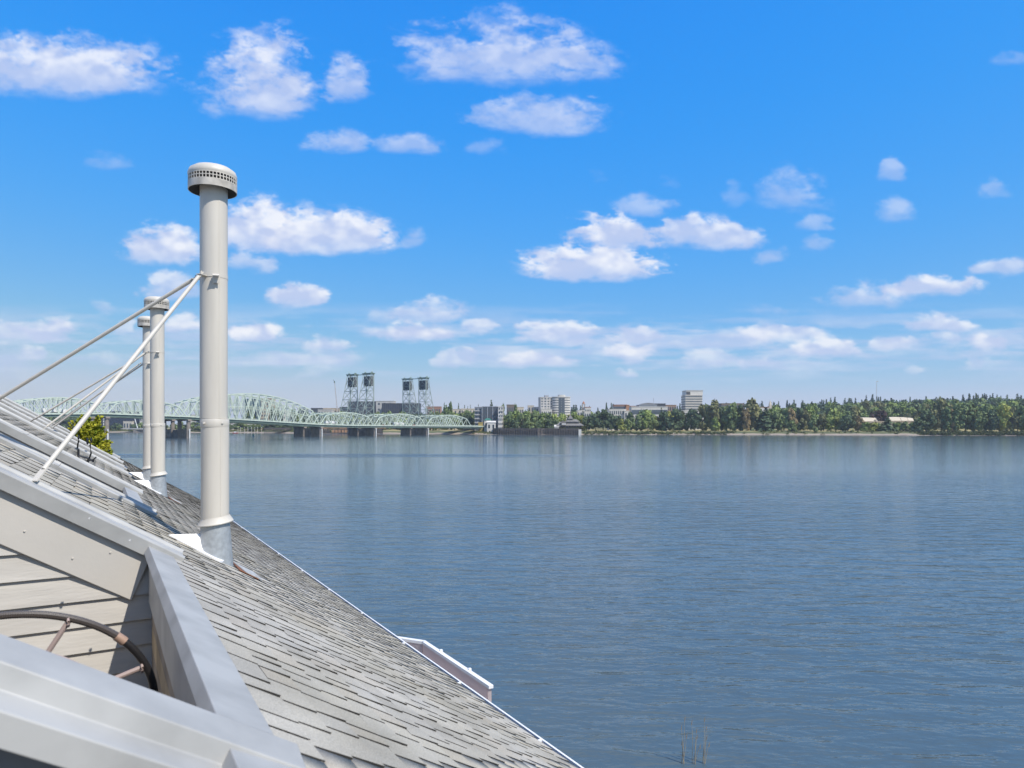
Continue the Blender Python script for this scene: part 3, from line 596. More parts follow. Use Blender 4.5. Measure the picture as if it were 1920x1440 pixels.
# ------------------------------------------------------------------ buildings across the river
UB = MB().box(-.5, .5, -.5, .5, -.5, .5).mesh('window')
def building(nm, label, x0, x1, ytop, q, wall, rows=0, cols=0, win=None, rz=0, depth=22, cat='building', wf=.62, hf=.5, roof=None, parapet=True, base=None, ybot=None):
    pc = (x0+x1)/2; p = place(pc, q); w = (x1-x0)/F*p.y; zt = ztop(p.y, ytop); h = zt-p.z
    if base is not None: p.z = base; h = zt-base
    o = thing(nm, label, cat, p, None, rz)
    def pt(m, name, mt, **k):
        return part(name, m.mesh(name), o, mt)
    pt(MB().box(-w/2, w/2, 0, depth, -2, h), 'wall', wall)
    if parapet: pt(MB().box(-w/2-.35, w/2+.35, -.35, depth+.35, h, h+.9), 'cornice', roof or wall)
    win = win or GLASS
    if rows:
        fh = h/rows
        for r in range(rows):
            zc = fh*(r+.55)
            if cols == 1: part('window_band', UB, o, win, Matrix.LocRotScale(Vector((0, .1, zc)), None, Vector((w*.985, .5, fh*hf)))); part('window_band', UB, o, win, Matrix.LocRotScale(Vector((-w/2, depth/2, zc)), None, Vector((.5, depth*.97, fh*hf))))
            else:
                for c in range(cols):
                    cw = w/cols; part('window', UB, o, win, Matrix.LocRotScale(Vector((-w/2+cw*(c+.5), .1, zc)), None, Vector((cw*wf, .5, fh*hf))))
    return o, w, h
def bx(o, nm, mt, *b): return part(nm, MB().box(*b).mesh(nm), o, mt)
cream = mat('cream_wall', (.62, .54, .43), .85, var=.06, scale=.2); white = mat('white_wall', (.66, .62, .56), .8, var=.05, scale=.2); grey = mat('grey_wall', (.33, .34, .36), .8, var=.08, scale=.2); dgrey = mat('dark_grey_cladding', (.075, .08, .09), .6, var=.15, scale=.3)
brick = mat('red_brick_wall', (.36, .20, .14), .9, var=.12, scale=.5); tan = mat('tan_wall', (.46, .38, .28), .85, var=.08, scale=.2); navy = mat('navy_cladding', (.028, .035, .06), .5, var=.2, scale=.3); lgrey = mat('light_grey_wall', (.52, .49, .45), .8, var=.06, scale=.2)
brown = mat('brown_wall', (.22, .17, .13), .9, var=.1, scale=.3); wing = mat('grey_window', (.10, .12, .14), .25, var=.15); roofg = mat('grey_roof', (.22, .22, .22), .9, var=.15, scale=.5); terr = mat('terracotta_roof', (.42, .20, .13), .85, var=.1, scale=.5); timber = mat('weathered_timber', (.10, .085, .075), .95, var=.3, scale=.4)
# behind the lift towers
o, w, h = building('hotel_building', 'long dark grey hotel behind the left pair of lift towers', 652, 706, 753.5, 150, dgrey, 5, 9, wing, wf=.5, hf=.4)
o, w, h = building('stair_block', 'pale grey block with punched windows joined to the dark grey hotel', 705, 738, 752.5, 148, lgrey, 5, 3, wing, wf=.35, hf=.35)
o, w, h = building('hotel_building', 'dark slatted building between the two pairs of lift towers', 716, 758, 757, 132, dgrey, 4, 12, navy, wf=.45, hf=.8)
o, w, h = building('hotel_building', 'dark low-roofed hotel wing behind the right pair of lift towers', 757, 786, 757, 134, dgrey, 4, 6, wing, wf=.6, hf=.35)
building('low_building', 'dark flat-roofed building left of the left lift towers', 637, 654, 764, 140, dgrey, 3, 4, wing)
building('low_building', 'pale buildings with small windows right of the crane', 606, 636, 766, 175, tan, 2, 6, wing)
building('low_building', 'dark block just right of the humped span', 583, 604, 766, 160, dgrey, 2, 3, wing)
building('town_building', 'grey white house row left of the construction crane', 596, 622, 768.5, 150, lgrey, 2, 5, wing)
building('town_building', 'orange red flat building above the end of the bridge', 800, 826, 763, 260, brick, 2, 6, wing)
building('cream_building', 'cream flat-roofed block with two window columns behind the bridge end', 842, 866, 768, 180, cream, 3, 3, wing, wf=.35)
building('cream_building', 'long low cream building left of the grey apartment block', 864, 891, 767, 185, cream, 3, 5, wing, wf=.4)
o, w, h = building('apartment_block', 'grey apartment block with dark glass bays above the bridge end', 904, 934, 763, 42, dgrey, 6, 7, wing, wf=.55, hf=.55, roof=grey)
for k in range(4): bx(o, 'pier_strip', grey, -w/2+w*k/3-.5, -w/2+w*k/3+.5, -.6, .4, 0, h-.3)
o, w, h = building('balcony_block', 'grey wing with stacked balconies left of the dark glass bays', 890, 903, 764, 40, grey, 6, 2, wing, wf=.7)
for r in range(6): bx(o, 'balcony', lgrey, -w/2, w*.3, -1.6, -.02, h/6*r+.2, h/6*r+1.3)
o, w, h = building('balcony_block', 'white wing with stacked balconies right of the dark glass bays', 934, 943.5, 763, 40, white, 6, 2, wing, wf=.55)
for r in range(6): bx(o, 'balcony', white, -w*.1, w/2, -1.6, -.02, h/6*r+.2, h/6*r+1.2)
building('white_tower_base', 'narrow white three-storey house beside the grey apartment block', 934, 941, 783, 30, white, 3, 2, wing, depth=10)
def gable(nm, label, x0, x1, yeave, yridge, q, wall, roof, rows=1, cols=2, depth=10, rz=0, hip=0):
    pc = (x0+x1)/2; p = place(pc, q); w = (x1-x0)/F*p.y; he = ztop(p.y, yeave)-p.z; hr = ztop(p.y, yridge)-p.z; o = thing(nm, label, 'house', p, None, rz)
    bx(o, 'wall', wall, -w/2, w/2, 0, depth, -1, he)
    e = .6; k = hip*w/2
    part('roof', MB().add([(-w/2-e, -e, he), (w/2+e, -e, he), (w/2+e, depth+e, he), (-w/2-e, depth+e, he), (-w/2-e+k, depth/2, hr), (w/2+e-k, depth/2, hr)], [(0, 1, 5, 4), (1, 2, 5), (2, 3, 4, 5), (3, 0, 4), (3, 2, 1, 0)]).mesh('roof'), o, roof)
    for r in range(rows):
        for c in range(cols): part('window', UB, o, GLASS, Matrix.LocRotScale(Vector((-w/2+w/cols*(c+.5), .05, he/rows*(r+.55))), None, Vector((w/cols*.4, .4, he/rows*.4))))
    return o, w, he
gable('boathouse', 'small white house with pale roof on the bank at the bridge end', 913, 929, 792, 789, 18, white, white, 1, 2)
o, w, h = gable('kiosk', 'small house under a green hipped roof in front of the apartments', 908, 921, 788, 784, 26, white, mat('green_roof', (.03, .16, .12), .6), 1, 2, hip=.7)
building('yellow_box', 'small ochre shed beside the bank under the apartments', 897, 905, 793, 20, mat('ochre', (.5, .36, .1), .8), 0, 0, depth=6)
building('town_building', 'brown flat building above the light green park trees', 950, 966, 759.5, 240, brown, 2, 5, wing)
building('town_building', 'cream town building behind the light green park trees', 967, 982, 764, 170, cream, 2, 4, wing)
building('town_building', 'pale tower block top above the park trees', 990, 1001, 761, 230, cream, 3, 2, wing)
building('town_building', 'long grey white building left of the twin white towers', 1000, 1016, 764, 200, lgrey, 3, 5, wing)
building('town_building', 'white flat building at the foot of the twin white towers', 1015, 1035, 768, 150, white, 2, 5, wing, wf=.5)
o, w, h = building('apartment_tower', 'square pale apartment tower left of the ribbed round tower', 1013.5, 1037, 745.5, 175, lgrey, 12, 4, wing, wf=.55, hf=.42, rz=.12)
bx(o, 'roof_house', grey, -2, 4, 6, 14, h+.9, h+4); bx(o, 'corner_strip', white, -.6, .6, -.5, .3, 0, h)
# ribbed round tower
p = place(1053, 170); w = 35/F*p.y; h = ztop(p.y, 745)-p.z; o = thing('round_tower', 'white ribbed tower with rounded front and dark window bands', 'building', p)
def oval(wx, wy, z0, z1):
    m = MB(); n = 36; ring = [(wx*math.copysign(abs(math.cos(t))**.6, math.cos(t)), wy+wy*math.copysign(abs(math.sin(t))**.8, math.sin(t))) for t in [2*math.pi*i/n for i in range(n)]]
    return m.prism(ring, lambda t, a, b: Vector((a, b, t)), z0, z1)
part('core', oval(w/2-.7, 10.3, -2, h-.2).mesh('core'), o, wing)
for r in range(13): part('floor_band', oval(w/2, 11, h/13*r, h/13*r+h/13*.64).mesh('floor_band'), o, white)
part('roof_slab', oval(w/2+.2, 11.2, h, h+1.3).mesh('roof_slab'), o, white); part('roof_house', oval(w/5, 4, h+1.3, h+4).mesh('roof_house'), o, white)
# church bell tower
p = place(1094.5, 240); h = ztop(p.y, 757)-p.z; w = 5/F*p.y; o = thing('bell_tower', 'brown bell tower with open arches and domed cap above white buildings', 'tower', p)
bx(o, 'shaft', brown, -w/2, w/2, 0, w, 0, h-7)
for a in (-w/2, w/2-1): 
    for b_ in (0, w-1): bx(o, 'belfry_column', tan, a, a+1, b_, b_+1, h-7, h-1)
bx(o, 'cornice', tan, -w/2-.5, w/2+.5, -.5, w+.5, h-1, h); part('dome', MB().lathe([(w*.5, h), (w*.42, h+2), (w*.2, h+3.4), (.1, h+4.6)], (0, w/2, 0), 14).mesh('dome'), o, terr)
building('town_building', 'white house right of the brown bell tower', 1097, 1108, 764, 215, white, 2, 4, wing, roof=terr)
building('town_building', 'white church building below the brown bell tower', 1083, 1096, 770, 150, white, 2, 3, wing)
building('town_building', 'small white building behind the restaurant trees', 1096, 1107, 772, 130, white, 2, 3, wing)
o, w, h = building('brick_block', 'red brick block with banded floors above the white low-rise', 1151, 1176, 759.5, 230, brick, 4, 1, wing, hf=.4, rz=-.06)
building('brick_block', 'orange brick stair tower right of the banded brick block', 1174, 1180, 760, 225, mat('orange_brick', (.44, .22, .12), .9), 0, 0)
building('brick_block', 'pale red long roofline right of the brick stair tower', 1179, 1196, 762, 250, brick, 2, 7, wing)
building('white_lowrise', 'white low-rise with window rows in front of the brick block', 1142, 1174, 768, 120, white, 3, 8, wing, wf=.62, hf=.5)
building('white_lowrise', 'narrow white gabled house right of the white low-rise', 1171, 1182, 771, 115, white, 2, 2, wing)
o, w, h = building('convention_hall', 'long white hall with ribbon windows below the dark arched roof', 1184, 1252, 763.5, 160, white, 2, 1, wing, hf=.42)
o, w, h = building('arena_hall', 'dark arched hall roof above the long white hall', 1198, 1232, 760, 230, grey, 2, 9, wing)
part('arched_roof', MB().prism([(-w/2, h), (-w*.3, h+3), (0, h+4.2), (w*.3, h+3.4), (w/2, h+1), (w/2, h)], lambda t, a, b: Vector((a, t, b)), 0, 20).mesh('arched_roof'), o, roofg)
bx(o, 'roof_mast', grey, w*.32, w*.32+.5, 3, 3.5, h, h+12)
building('plant_room', 'dark grey rooftop block right of the arched roof', 1228, 1248, 757.5, 235, dgrey, 2, 5, wing)
building('brick_block', 'reddish flat building left of the striped tower', 1246, 1268, 760, 250, mat('pale_brick', (.40, .27, .2), .9), 3, 5, wing)
# striped office tower
o, w, h = building('office_tower', 'tall office tower with white and dark floor stripes', 1285, 1317, 741.5, 210, mat('tower_cream', (.60, .545, .47), .8, var=.05, scale=.2), 13, 1, wing, hf=.36, rz=.0, depth=26)
bx(o, 'crown_storey', white, -w/2+1.5, w/2+.8, .6, 26, h+.92, h+7.4); bx(o, 'crown_window', dgrey, -w/2+1.9, -w/2+8, .3, 1, h+1.4, h+6); bx(o, 'crown_cap', lgrey, -w/2+1.2, w/2+1.2, .2, 26.4, h+7.42, h+8.4)
building('white_lowrise', 'white terrace below the striped office tower', 1280, 1320, 770.5, 120, white, 2, 9, wing)
building('brown_building', 'long low brown building with flat roof right of the striped tower', 1353, 1395, 757, 290, brown, 3, 8, wing)
building('red_roof_house', 'white house with red roof left of the church spire', 1419, 1442, 764, 240, white, 1, 5, wing, roof=terr)
p = place(1445, 260); h = ztop(p.y, 751)-p.z; o = thing('church_spire', 'pale pointed church spire above the trees', 'spire', p)
bx(o, 'tower_base', cream, -1.9, 1.9, 0, 3.8, 0, h-7); part('spire', MB().add([(-2, -.1, h-7), (2, -.1, h-7), (2, 3.9, h-7), (-2, 3.9, h-7), (0, 1.9, h+1.5)], [(0, 1, 4), (1, 2, 4), (2, 3, 4), (3, 0, 4), (3, 2, 1, 0)]).mesh('spire'), o, cream)
# the long cream pavilion on the right
p = place(1666, 92); o = thing('long_pavilion', 'long low pavilion with cream roofs and dark open fronts', 'building', p); Yp = p.y
for (a, b_, y0, y1) in ((1617, 1651, 783.5, 790), (1669, 1689, 782.5, 789), (1690, 1702, 783, 789), (1703, 1713, 784, 789)):
    X0 = (a-1666)/F*Yp; X1 = (b_-1666)/F*Yp; z0 = ztop(Yp, y1)-p.z; z1 = ztop(Yp, y0)-p.z
    bx(o, 'wing_wall', brown, X0+1, X1-1, 1, 9, -2, z0); part('roof', MB().prism([(-.8, z0), (10.8, z0), (8, z1+.6), (2.2, z1)], lambda t, q, z: Vector((t, q, z)), X0, X1).mesh('roof'), o, mat('cream_roof', (.66, .56, .42), .8, var=.05))
building('low_terrace', 'long retaining wall below the cream pavilion', 1612, 1716, 791, 80, tan, 0, 0, depth=4)
# radio mast
p = place(1643.5, 700); hz = ztop(p.y, 715)-p.z; o = thing('radio_mast', 'thin lattice radio mast rising above the wooded hill', 'mast', p)
m = MB(); m.bar((-.5, 0, 0), (-.5, 0, hz), .35); m.bar((.9, 0, 0), (.9, 0, hz*.96), .25)
for k in range(14): m.bar((-.5, 0, hz*k/14), (.9, 0, hz*(k+1)/14), .18)
part('lattice', m.mesh('lattice'), o, lgrey); bx(o, 'antenna', lgrey, -1, 4.5, -.3, .3, hz-.8, hz+.2)
# construction crane
p = place(636, 90); hz = ztop(p.y, 717)-p.z; o = thing('construction_crane', 'leaning pale lattice crane boom left of the lift towers', 'crane', p)
m = MB(); dx = -8.5/F*p.y
for a in (-.7, .7):
    for b_ in (-.7, .7): m.bar((a, b_, 0), (dx+a*.3, b_*.3, hz), .3)
for k in range(22):
    f0, f1 = k/22, (k+1)/22; m.bar((-.7*(1-.7*f0)+dx*f0, -.7, hz*f0), (.7*(1-.7*f1)+dx*f1, -.7, hz*f1), .2); m.bar((.7*(1-.7*f0)+dx*f0, .7, hz*f0), (-.7*(1-.7*f1)+dx*f1, .7, hz*f1), .2)
part('boom', m.mesh('boom'), o, mat('crane_paint', (.55, .50, .47), .6)); bx(o, 'boom_head', DGREEN, dx-1.2, dx+.6, -.6, .6, hz-1, hz+2.2); part('jib', MB().bar((dx, 0, hz+1), (dx-2.6, 0, hz+4.5), .6).mesh('jib'), o, DGREEN); bx(o, 'base', timber, -3, 3, -3, 3, -1, 3)
# waterfront restaurant on its wharf
p = place(1069, 16); Yr = p.y; S_ = Yr/F; p.z = ztop(Yr, 801.5); o = thing('waterfront_restaurant', 'grey shingled restaurant with stacked hipped roofs and a pointed spire', 'restaurant', p)
shk = mat('grey_shingle_roof', (.20, .185, .17), .95, var=.2, scale=.8); rw = mat('restaurant_wall', (.30, .27, .25), .9, var=.1, scale=.5)
u = lambda x: (x-1069)*S_
zz = lambda y: ztop(Yr, y)-p.z
bx(o, 'wall', brown, u(1046), u(1092), 2, 16, 0, zz(797.5))
def hipr(x0, x1, y0, y1, xr0, xr1, d0, d1, nm='roof'):
    dm = (d0+d1)/2; part(nm, MB().add([(u(x0), d0, zz(y0)), (u(x1), d0, zz(y0)), (u(x1), d1, zz(y0)), (u(x0), d1, zz(y0)), (u(xr0), dm, zz(y1)), (u(xr1), dm, zz(y1))], [(0, 1, 5, 4), (1, 2, 5), (2, 3, 4, 5), (3, 0, 4), (3, 2, 1, 0)]).mesh(nm), o, shk)
hipr(1043, 1095.5, 798, 791, 1050, 1086, -1, 18); bx(o, 'upper_wall', rw, u(1062), u(1086), 5, 13, zz(793), zz(790)); hipr(1060, 1088, 790.5, 786, 1066, 1082, 3, 15, 'upper_roof')
bx(o, 'cupola', rw, u(1067), u(1074), 7, 11, zz(787), zz(785)); hipr(1065.5, 1075.5, 785.3, 777, 1070.3, 1070.7, 5.5, 12.5, 'spire_roof')
part('gable_roof', MB().prism([(u(1050), zz(793.5)), (u(1063), zz(793.5)), (u(1056.5), zz(788.3))], lambda t, a, b: Vector((a, t, b)), -1.5, 9).mesh('gable_roof'), o, shk); bx(o, 'gable_wall', lgrey, u(1053), u(1061), -1.7, -1.2, zz(797), zz(793.4))
for k in range(9): part('window', UB, o, GLASS, Matrix.LocRotScale(Vector((u(1048.5+k*5), 1.95, zz(799.6))), None, Vector((u(1072.2)-u(1069), .4, 2.0))))
o2 = thing('wharf', 'dark timber wharf wall with piles below the restaurant and park', 'wharf', place(1008, 2)); 
pts = [(924, 6), (934, 1), (1008, -1), (1020, 2), (1086, -3)]
m = MB(); tpm = MB()
for (a, qa), (b_, qb) in zip(pts[:-1], pts[1:]):
    A = place(a, qa); Bq = place(b_, qb); A.z = Bq.z = 0; back = Vector((0, 26, 0)); up = Vector((0, 0, ztop(A.y, 803.0)))
    m.hexa([A-Vector((0, 0, 2)), Bq-Vector((0, 0, 2)), Bq+back-Vector((0, 0, 2)), A+back-Vector((0, 0, 2)), A+up, Bq+up, Bq+back+up, A+back+up])
    n = int((Bq-A).length/3.2)
    for k in range(n+1):
        c = A.lerp(Bq, k/n)+Vector((0, -.6, 0)); tpm.tube(c-Vector((0, 0, 2)), c+up*rng.uniform(.8, 1.02), .32, .3, 7)
m.build('wharf_wall', timber, o2); q = tpm.build('pile', timber, o2); q['kind'] = 'stuff'
e = place(1086.5, -4); m = MB(); m.box(e.x-1.2, e.x+2.5, e.y, e.y+9, -2, ztop(e.y, 805)); m.build('end_panel', white, o2)
gable('shelter', 'small white canopy tent on the wharf left of the restaurant', 1040, 1048, 800, 796.5, 14, white, white, 1, 2, depth=5)
# pale canopy and timber docks below the bridge
o2 = thing('timber_dock', 'stacked orange timber and planks on a dock behind the bridge piers', 'dock', place(628, -14)); wood = mat('fresh_timber', (.44, .24, .13), .85, var=.25, scale=.3)
Yd = place(628, -14).y
for (a, b_, y0, y1, mt) in ((596, 656, 811, 813, timber), (604, 618, 806.5, 811, timber), (622, 640, 806, 810.9, wood), (641, 655, 805, 810.9, wood), (598, 612, 799.5, 803.5, wood), (613, 634, 798.5, 803, wood), (636, 655, 799, 803.4, wood), (597, 656, 804, 805.6, timber)):
    A = at(a, Yd, y1); C_ = at(b_, Yd, y0); m = MB(); m.box(A.x, C_.x, Yd, Yd+7, A.z, C_.z); m.build('timber_stack' if mt is wood else 'dock_frame', mt, o2)
m = MB()
for x in range(598, 657, 6): c = at(x, Yd-.5); m.tube(c-Vector((0, 0, 2)), c+Vector((0, 0, 7)), .3, .3, 6)
q = m.build('pile', timber, o2); q['kind'] = 'stuff'
o2 = thing('timber_dock', 'orange timber platform right of the left lift tower pier', 'dock', place(712, -8)); Yd = place(712, -8).y
for (a, b_, y0, y1, mt) in ((703, 722, 798.5, 803, wood), (703, 716, 804, 813, timber)):
    A = at(a, Yd, y1); C_ = at(b_, Yd, y0); m = MB(); m.box(A.x, C_.x, Yd, Yd+7, A.z, C_.z); m.build('dock_frame', mt, o2)
o2 = thing('pile_wharf', 'low dark wharf on rows of piles left of the humped span pier', 'wharf', place(520, -4)); Yd = place(520, -4).y
m = MB(); A = at(495, Yd, 805); C_ = at(548, Yd, 802); m.box(A.x, C_.x, Yd, Yd+12, A.z, C_.z); m.build('platform', timber, o2)
m = MB()
for k in range(22):
    c = at(496+k*2.4, Yd); m.tube(c-Vector((0, 0, 2)), c+Vector((0, 0, ztop(Yd, 804.5))), .4, .35, 6)
q = m.build('pile', timber, o2); q['kind'] = 'stuff'
for k in range(8):   # pale mooring posts
    c = at(446+k*6.2+rng.uniform(-1, 1), place(470, -6).y); o2 = thing('mooring_post', f'{ORD[k]} pale mooring post from the left in the row off the left bank', 'post', c, 'pale mooring posts off the left bank')
    m = MB(); m.tube(c-Vector((0, 0, 2)), c+Vector((0, 0, rng.uniform(7, 9))), .45, .4, 8); m.build('shaft', mat('pale_post', (.52, .46, .40), .8), o2); m = MB(); m.lathe([(.5, 0), (.4, .4), (.05, .9)], c+Vector((0, 0, 9)), 8); m.build('cap', WHITE, o2)
# the left bank, seen under the deck
building('dark_block', 'navy cladding block under the deck behind the golden shrub', 203, 262, 772, 70, navy, 5, 10, GLASS, wf=.4, hf=.5)
building('dark_block', 'dark apartment block under the deck left of the golden shrub', 148, 200, 774, 74, navy, 4, 7, GLASS, wf=.4, hf=.5)
for a, b_, l_ in ((152, 157, 'leftmost white stair tower under the bridge deck'), (174, 178, 'white stair tower behind the top of the golden shrub'), (193, 197, 'white stair strip left of the slim bridge pier'), (205.5, 210, 'white chequered stair tower right of the slim bridge pier')):
    o2, w, h = building('stair_tower', l_, a, b_, 775, 66, white, 6, 1, wing, depth=5, hf=.3)
building('glass_offices', 'pale glazed offices under the deck right of the vent pair', 262, 300, 776, 80, lgrey, 4, 9, wing, wf=.6)
building('glass_offices', 'pale offices with red panels between the vent pipes', 352, 372, 778, 74, white, 4, 6, brick, wf=.4)
building('glass_offices', 'dark glazed offices behind the tall vent pipe', 370, 412, 780, 78, navy, 4, 9, wing, wf=.5)
building('glass_offices', 'grey offices with dark windows right of the tall vent pipe', 430, 478, 786, 84, lgrey, 2, 6, navy, wf=.7, hf=.7)
building('low_building', 'low ochre building behind the riverside shrubs under the hump', 488, 520, 792, 44, mat('ochre_wall', (.52, .38, .17), .85), 1, 5, wing)
building('beige_kiosk', 'small beige building on the bank beside the leaning white mast', 231, 247, 790.5, 24, cream, 1, 3, wing, depth=8)
building('glass_tower', 'dark teal glass tower seen through the humped span', 459, 482, 748.5, 170, mat('teal_glass', (.05, .10, .13), .3, var=.2, scale=.2), 8, 4, GLASS, wf=.6)
building('tan_tower', 'tan apartment tower seen through the humped span', 489, 509, 747.5, 180, tan, 8, 4, wing, wf=.5)
building('town_building', 'white apartment wall seen through the right of the humped span', 531, 546, 770, 120, white, 4, 4, wing, wf=.4)
building('town_building', 'dark block seen through the right end of the humped span', 558, 571, 767, 130, dgrey, 4, 3, wing)
building('town_building', 'pale riverside block at the far left under the deck', 62, 86, 777, 110, cream, 3, 5, wing)
# cantilevered pier with its leaning mast
q0 = place(248, -10); Yq = q0.y; o2 = thing('viewing_pier', 'triangular concrete viewing pier with a leaning white mast', 'pier', q0)
A = at(219, Yq, 804.5); C_ = at(285, Yq, 802); m = MB(); m.hexa([(A.x, Yq+12, A.z), (C_.x, Yq+2, A.z-1.5), (C_.x, Yq+20, A.z-1.5), (A.x, Yq+16, A.z), (A.x, Yq+12, A.z+1.2), (C_.x, Yq+2, C_.z), (C_.x, Yq+20, C_.z), (A.x, Yq+16, A.z+1.2)]); m.build('deck', lgrey, o2)
m = MB(); A = at(245, Yq, 812); C_ = at(275, Yq, 804.6); m.box(A.x, C_.x, Yq+8, Yq+14, -2, C_.z-1.6); m.build('support', CONC, o2)
m = MB(); m.tube(at(258, Yq+8, 803), at(249.5, Yq+8, 774), .75, .5, 10); m.build('mast', WHITE, o2)
# boat and buoy
p = at(441, 1100, z=0); o2 = thing('motor_boat', 'small red and white motor boat off the left bank', 'boat', p)
hull = [(-4, 0), (-3.6, -1.2), (2.4, -1.3), (4.6, 0), (2.4, 1.3), (-3.6, 1.2)]
part('hull', MB().prism(hull, lambda t, a, b: Vector((a*(1+.1*t), b*(1+.15*t), t)), -.3, 1.2).mesh('hull'), o2, RD_); bx(o2, 'cabin', WHITE, -1.6, 2, -1, 1, 1.2, 2.8); bx(o2, 'windscreen', GLASS, 1.9, 2.1, -.9, .9, 1.7, 2.5)
p = at(475, 720, z=0); o2 = thing('channel_buoy', 'green channel buoy with white waterline in midriver', 'buoy', p)
part('float', MB().lathe([(.9, -.4), (1.1, .3), (1.0, .8)], (0, 0, 0), 16).mesh('float'), o2, WHITE); part('tower', MB().lathe([(.7, .8), (.45, 2.2), (.5, 2.6), (.1, 3.2)], (0, 0, 0), 12).mesh('tower'), o2, mat('buoy_green', (.02, .28, .18), .5))

# labels that several trees would share are told apart by their order along the bank
fam = {}
for ob in COL.objects:
    if ob.parent is None and 'px' in ob: fam.setdefault(ob['label'], []).append(ob)
for lb, obs in fam.items():
    obs.sort(key=lambda q: q['px'])
    if 1 < len(obs) <= 20:
        for k, ob in enumerate(obs): ob['label'] = f"{ORD[k]} {lb}"
    for ob in obs: del ob['px']
# ------------------------------------------------------------------ the near building: a shingled roof with deck cut-outs
dd = Vector((-.518, .8554, 0)); nn = Vector((.8554, .518, 0)); PIT = .62
P1 = Vector((-2.643, 6.1, 8.81))
SL = math.sqrt(1+PIT*PIT); NR = (nn*PIT+Vector((0, 0, 1)))/SL; DS = (nn-Vector((0, 0, PIT)))/SL
def RP(s, u, h=0): return P1+dd*s+nn*u-Vector((0, 0, PIT*u))+NR*h
def RV(s, u, z): q = P1+dd*s+nn*u; return Vector((q.x, q.y, z))        # same plan, given height
def on_roof(px, py, h=0):
    r = Vector(((px-CX)/F, 1, (HY-py)/F)); o = Vector((0, 0, H)); q = P1+NR*h
    return o+r*((q-o).dot(NR)/r.dot(NR))
def su(p): q = p-P1; return dd.dot(q), nn.dot(q)
S0, S1, UE, UR = -11.0, 17.3, 2.0, -4.3
CUTS = [(-11.0, -4.56), (-4.56, -1.29), (1.42, 4.05), (7.9, 10.4), (13.3, 16.6)]
UC = -.48; FLOOR = 8.2
metal = mat('galvanised_cap', (.395, .388, .368), .5, .05, var=.13, scale=4, bump=.0006, bscale=30, spec=.35)
metal2 = mat('galvanised_pipe', (.40, .42, .43), .42, .3, var=.10, scale=28, detail=2)
paint = mat('putty_paint', (.60, .553, .478), .5, var=.06, scale=9, stretch=(1, 1, .12), bump=.0004, bscale=60)
paintw = mat('putty_boards', (.55, .512, .455), .75, var=.07, scale=2.2, stretch=(1, 1, 6), bump=.003, bscale=12)
plain = mat('plain_trim_board', (.565, .525, .465), .7, var=.05, scale=1.6, bump=.0012, bscale=30)
soil = mat('seam_dirt', (.20, .19, .18), .8, var=.2)
stain = mat('stained_paint', (.50, .46, .40), .65, var=.25, scale=9)
whitep = mat('white_trim', (.82, .81, .80), .5, var=.03)
blackm = mat('shade_black', (.012, .012, .012), .9, var=.1)  # black that stands for shade inside and under the vent caps
iron = mat('black_iron', (.015, .016, .02), .5, var=.2)
under = mat('dark_underlay', (.018, .016, .013), .95, var=.2)
shing = mat('shingle_granules', (.455, .426, .368), .95, var=.14, scale=2.2, bump=.0016, bscale=420, attr='tint', spec=.15)
# finer granule speckle on top of the broad weathering
t_ = shing.node_tree; b_ = t_.nodes['Principled BSDF']; lk = [l for l in t_.links if l.to_socket == b_.inputs['Base Color']][0].from_socket
n_ = t_.nodes.new('ShaderNodeTexNoise'); n_.inputs['Scale'].default_value = 170; n_.inputs['Detail'].default_value = 3
ge_ = t_.nodes.new('ShaderNodeNewGeometry'); t_.links.new(ge_.outputs['Position'], n_.inputs['Vector'])
r_ = t_.nodes.new('ShaderNodeValToRGB'); r_.color_ramp.elements[0].position = .3; r_.color_ramp.elements[0].color = (.72, .72, .72, 1); r_.color_ramp.elements[1].position = .7; r_.color_ramp.elements[1].color = (1.18, 1.18, 1.18, 1)
n3 = t_.nodes.new('ShaderNodeTexNoise'); n3.inputs['Scale'].default_value = .9; n3.inputs['Detail'].default_value = 5; t_.links.new(ge_.outputs['Position'], n3.inputs['Vector'])
r3 = t_.nodes.new('ShaderNodeValToRGB'); r3.color_ramp.elements[0].position = .35; r3.color_ramp.elements[0].color = (.90, .885, .84, 1); r3.color_ramp.elements[1].position = .62; r3.color_ramp.elements[1].color = (1.03, 1.03, 1.05, 1)
t_.links.new(n_.outputs['Fac'], r_.inputs[0]); t_.links.new(n3.outputs['Fac'], r3.inputs[0])
for src in (r_, r3):
    m_ = t_.nodes.new('ShaderNodeMix'); m_.data_type = 'RGBA'; m_.blend_type = 'MULTIPLY'; m_.inputs[0].default_value = 1
    t_.links.new(lk, m_.inputs[6]); t_.links.new(src.outputs[0], m_.inputs[7]); lk = m_.outputs[2]
t_.links.new(lk, b_.inputs['Base Color'])
for nd in t_.nodes:      # object texture space differs per shingle: use the place on the roof instead
    if nd.bl_idname == 'ShaderNodeMapping':
        t_.links.new(ge_.outputs['Position'], nd.inputs[0])

bld = thing('waterfront_building', 'grey shingled waterfront building with metal-capped roof deck cut-outs', 'building')
def wall_prism(s0, s1, poly): return MB().prism(poly, lambda t, u, z: RV(t, u, z), s0, s1)
zr = lambda u, h=0: P1.z-PIT*u+h*SL
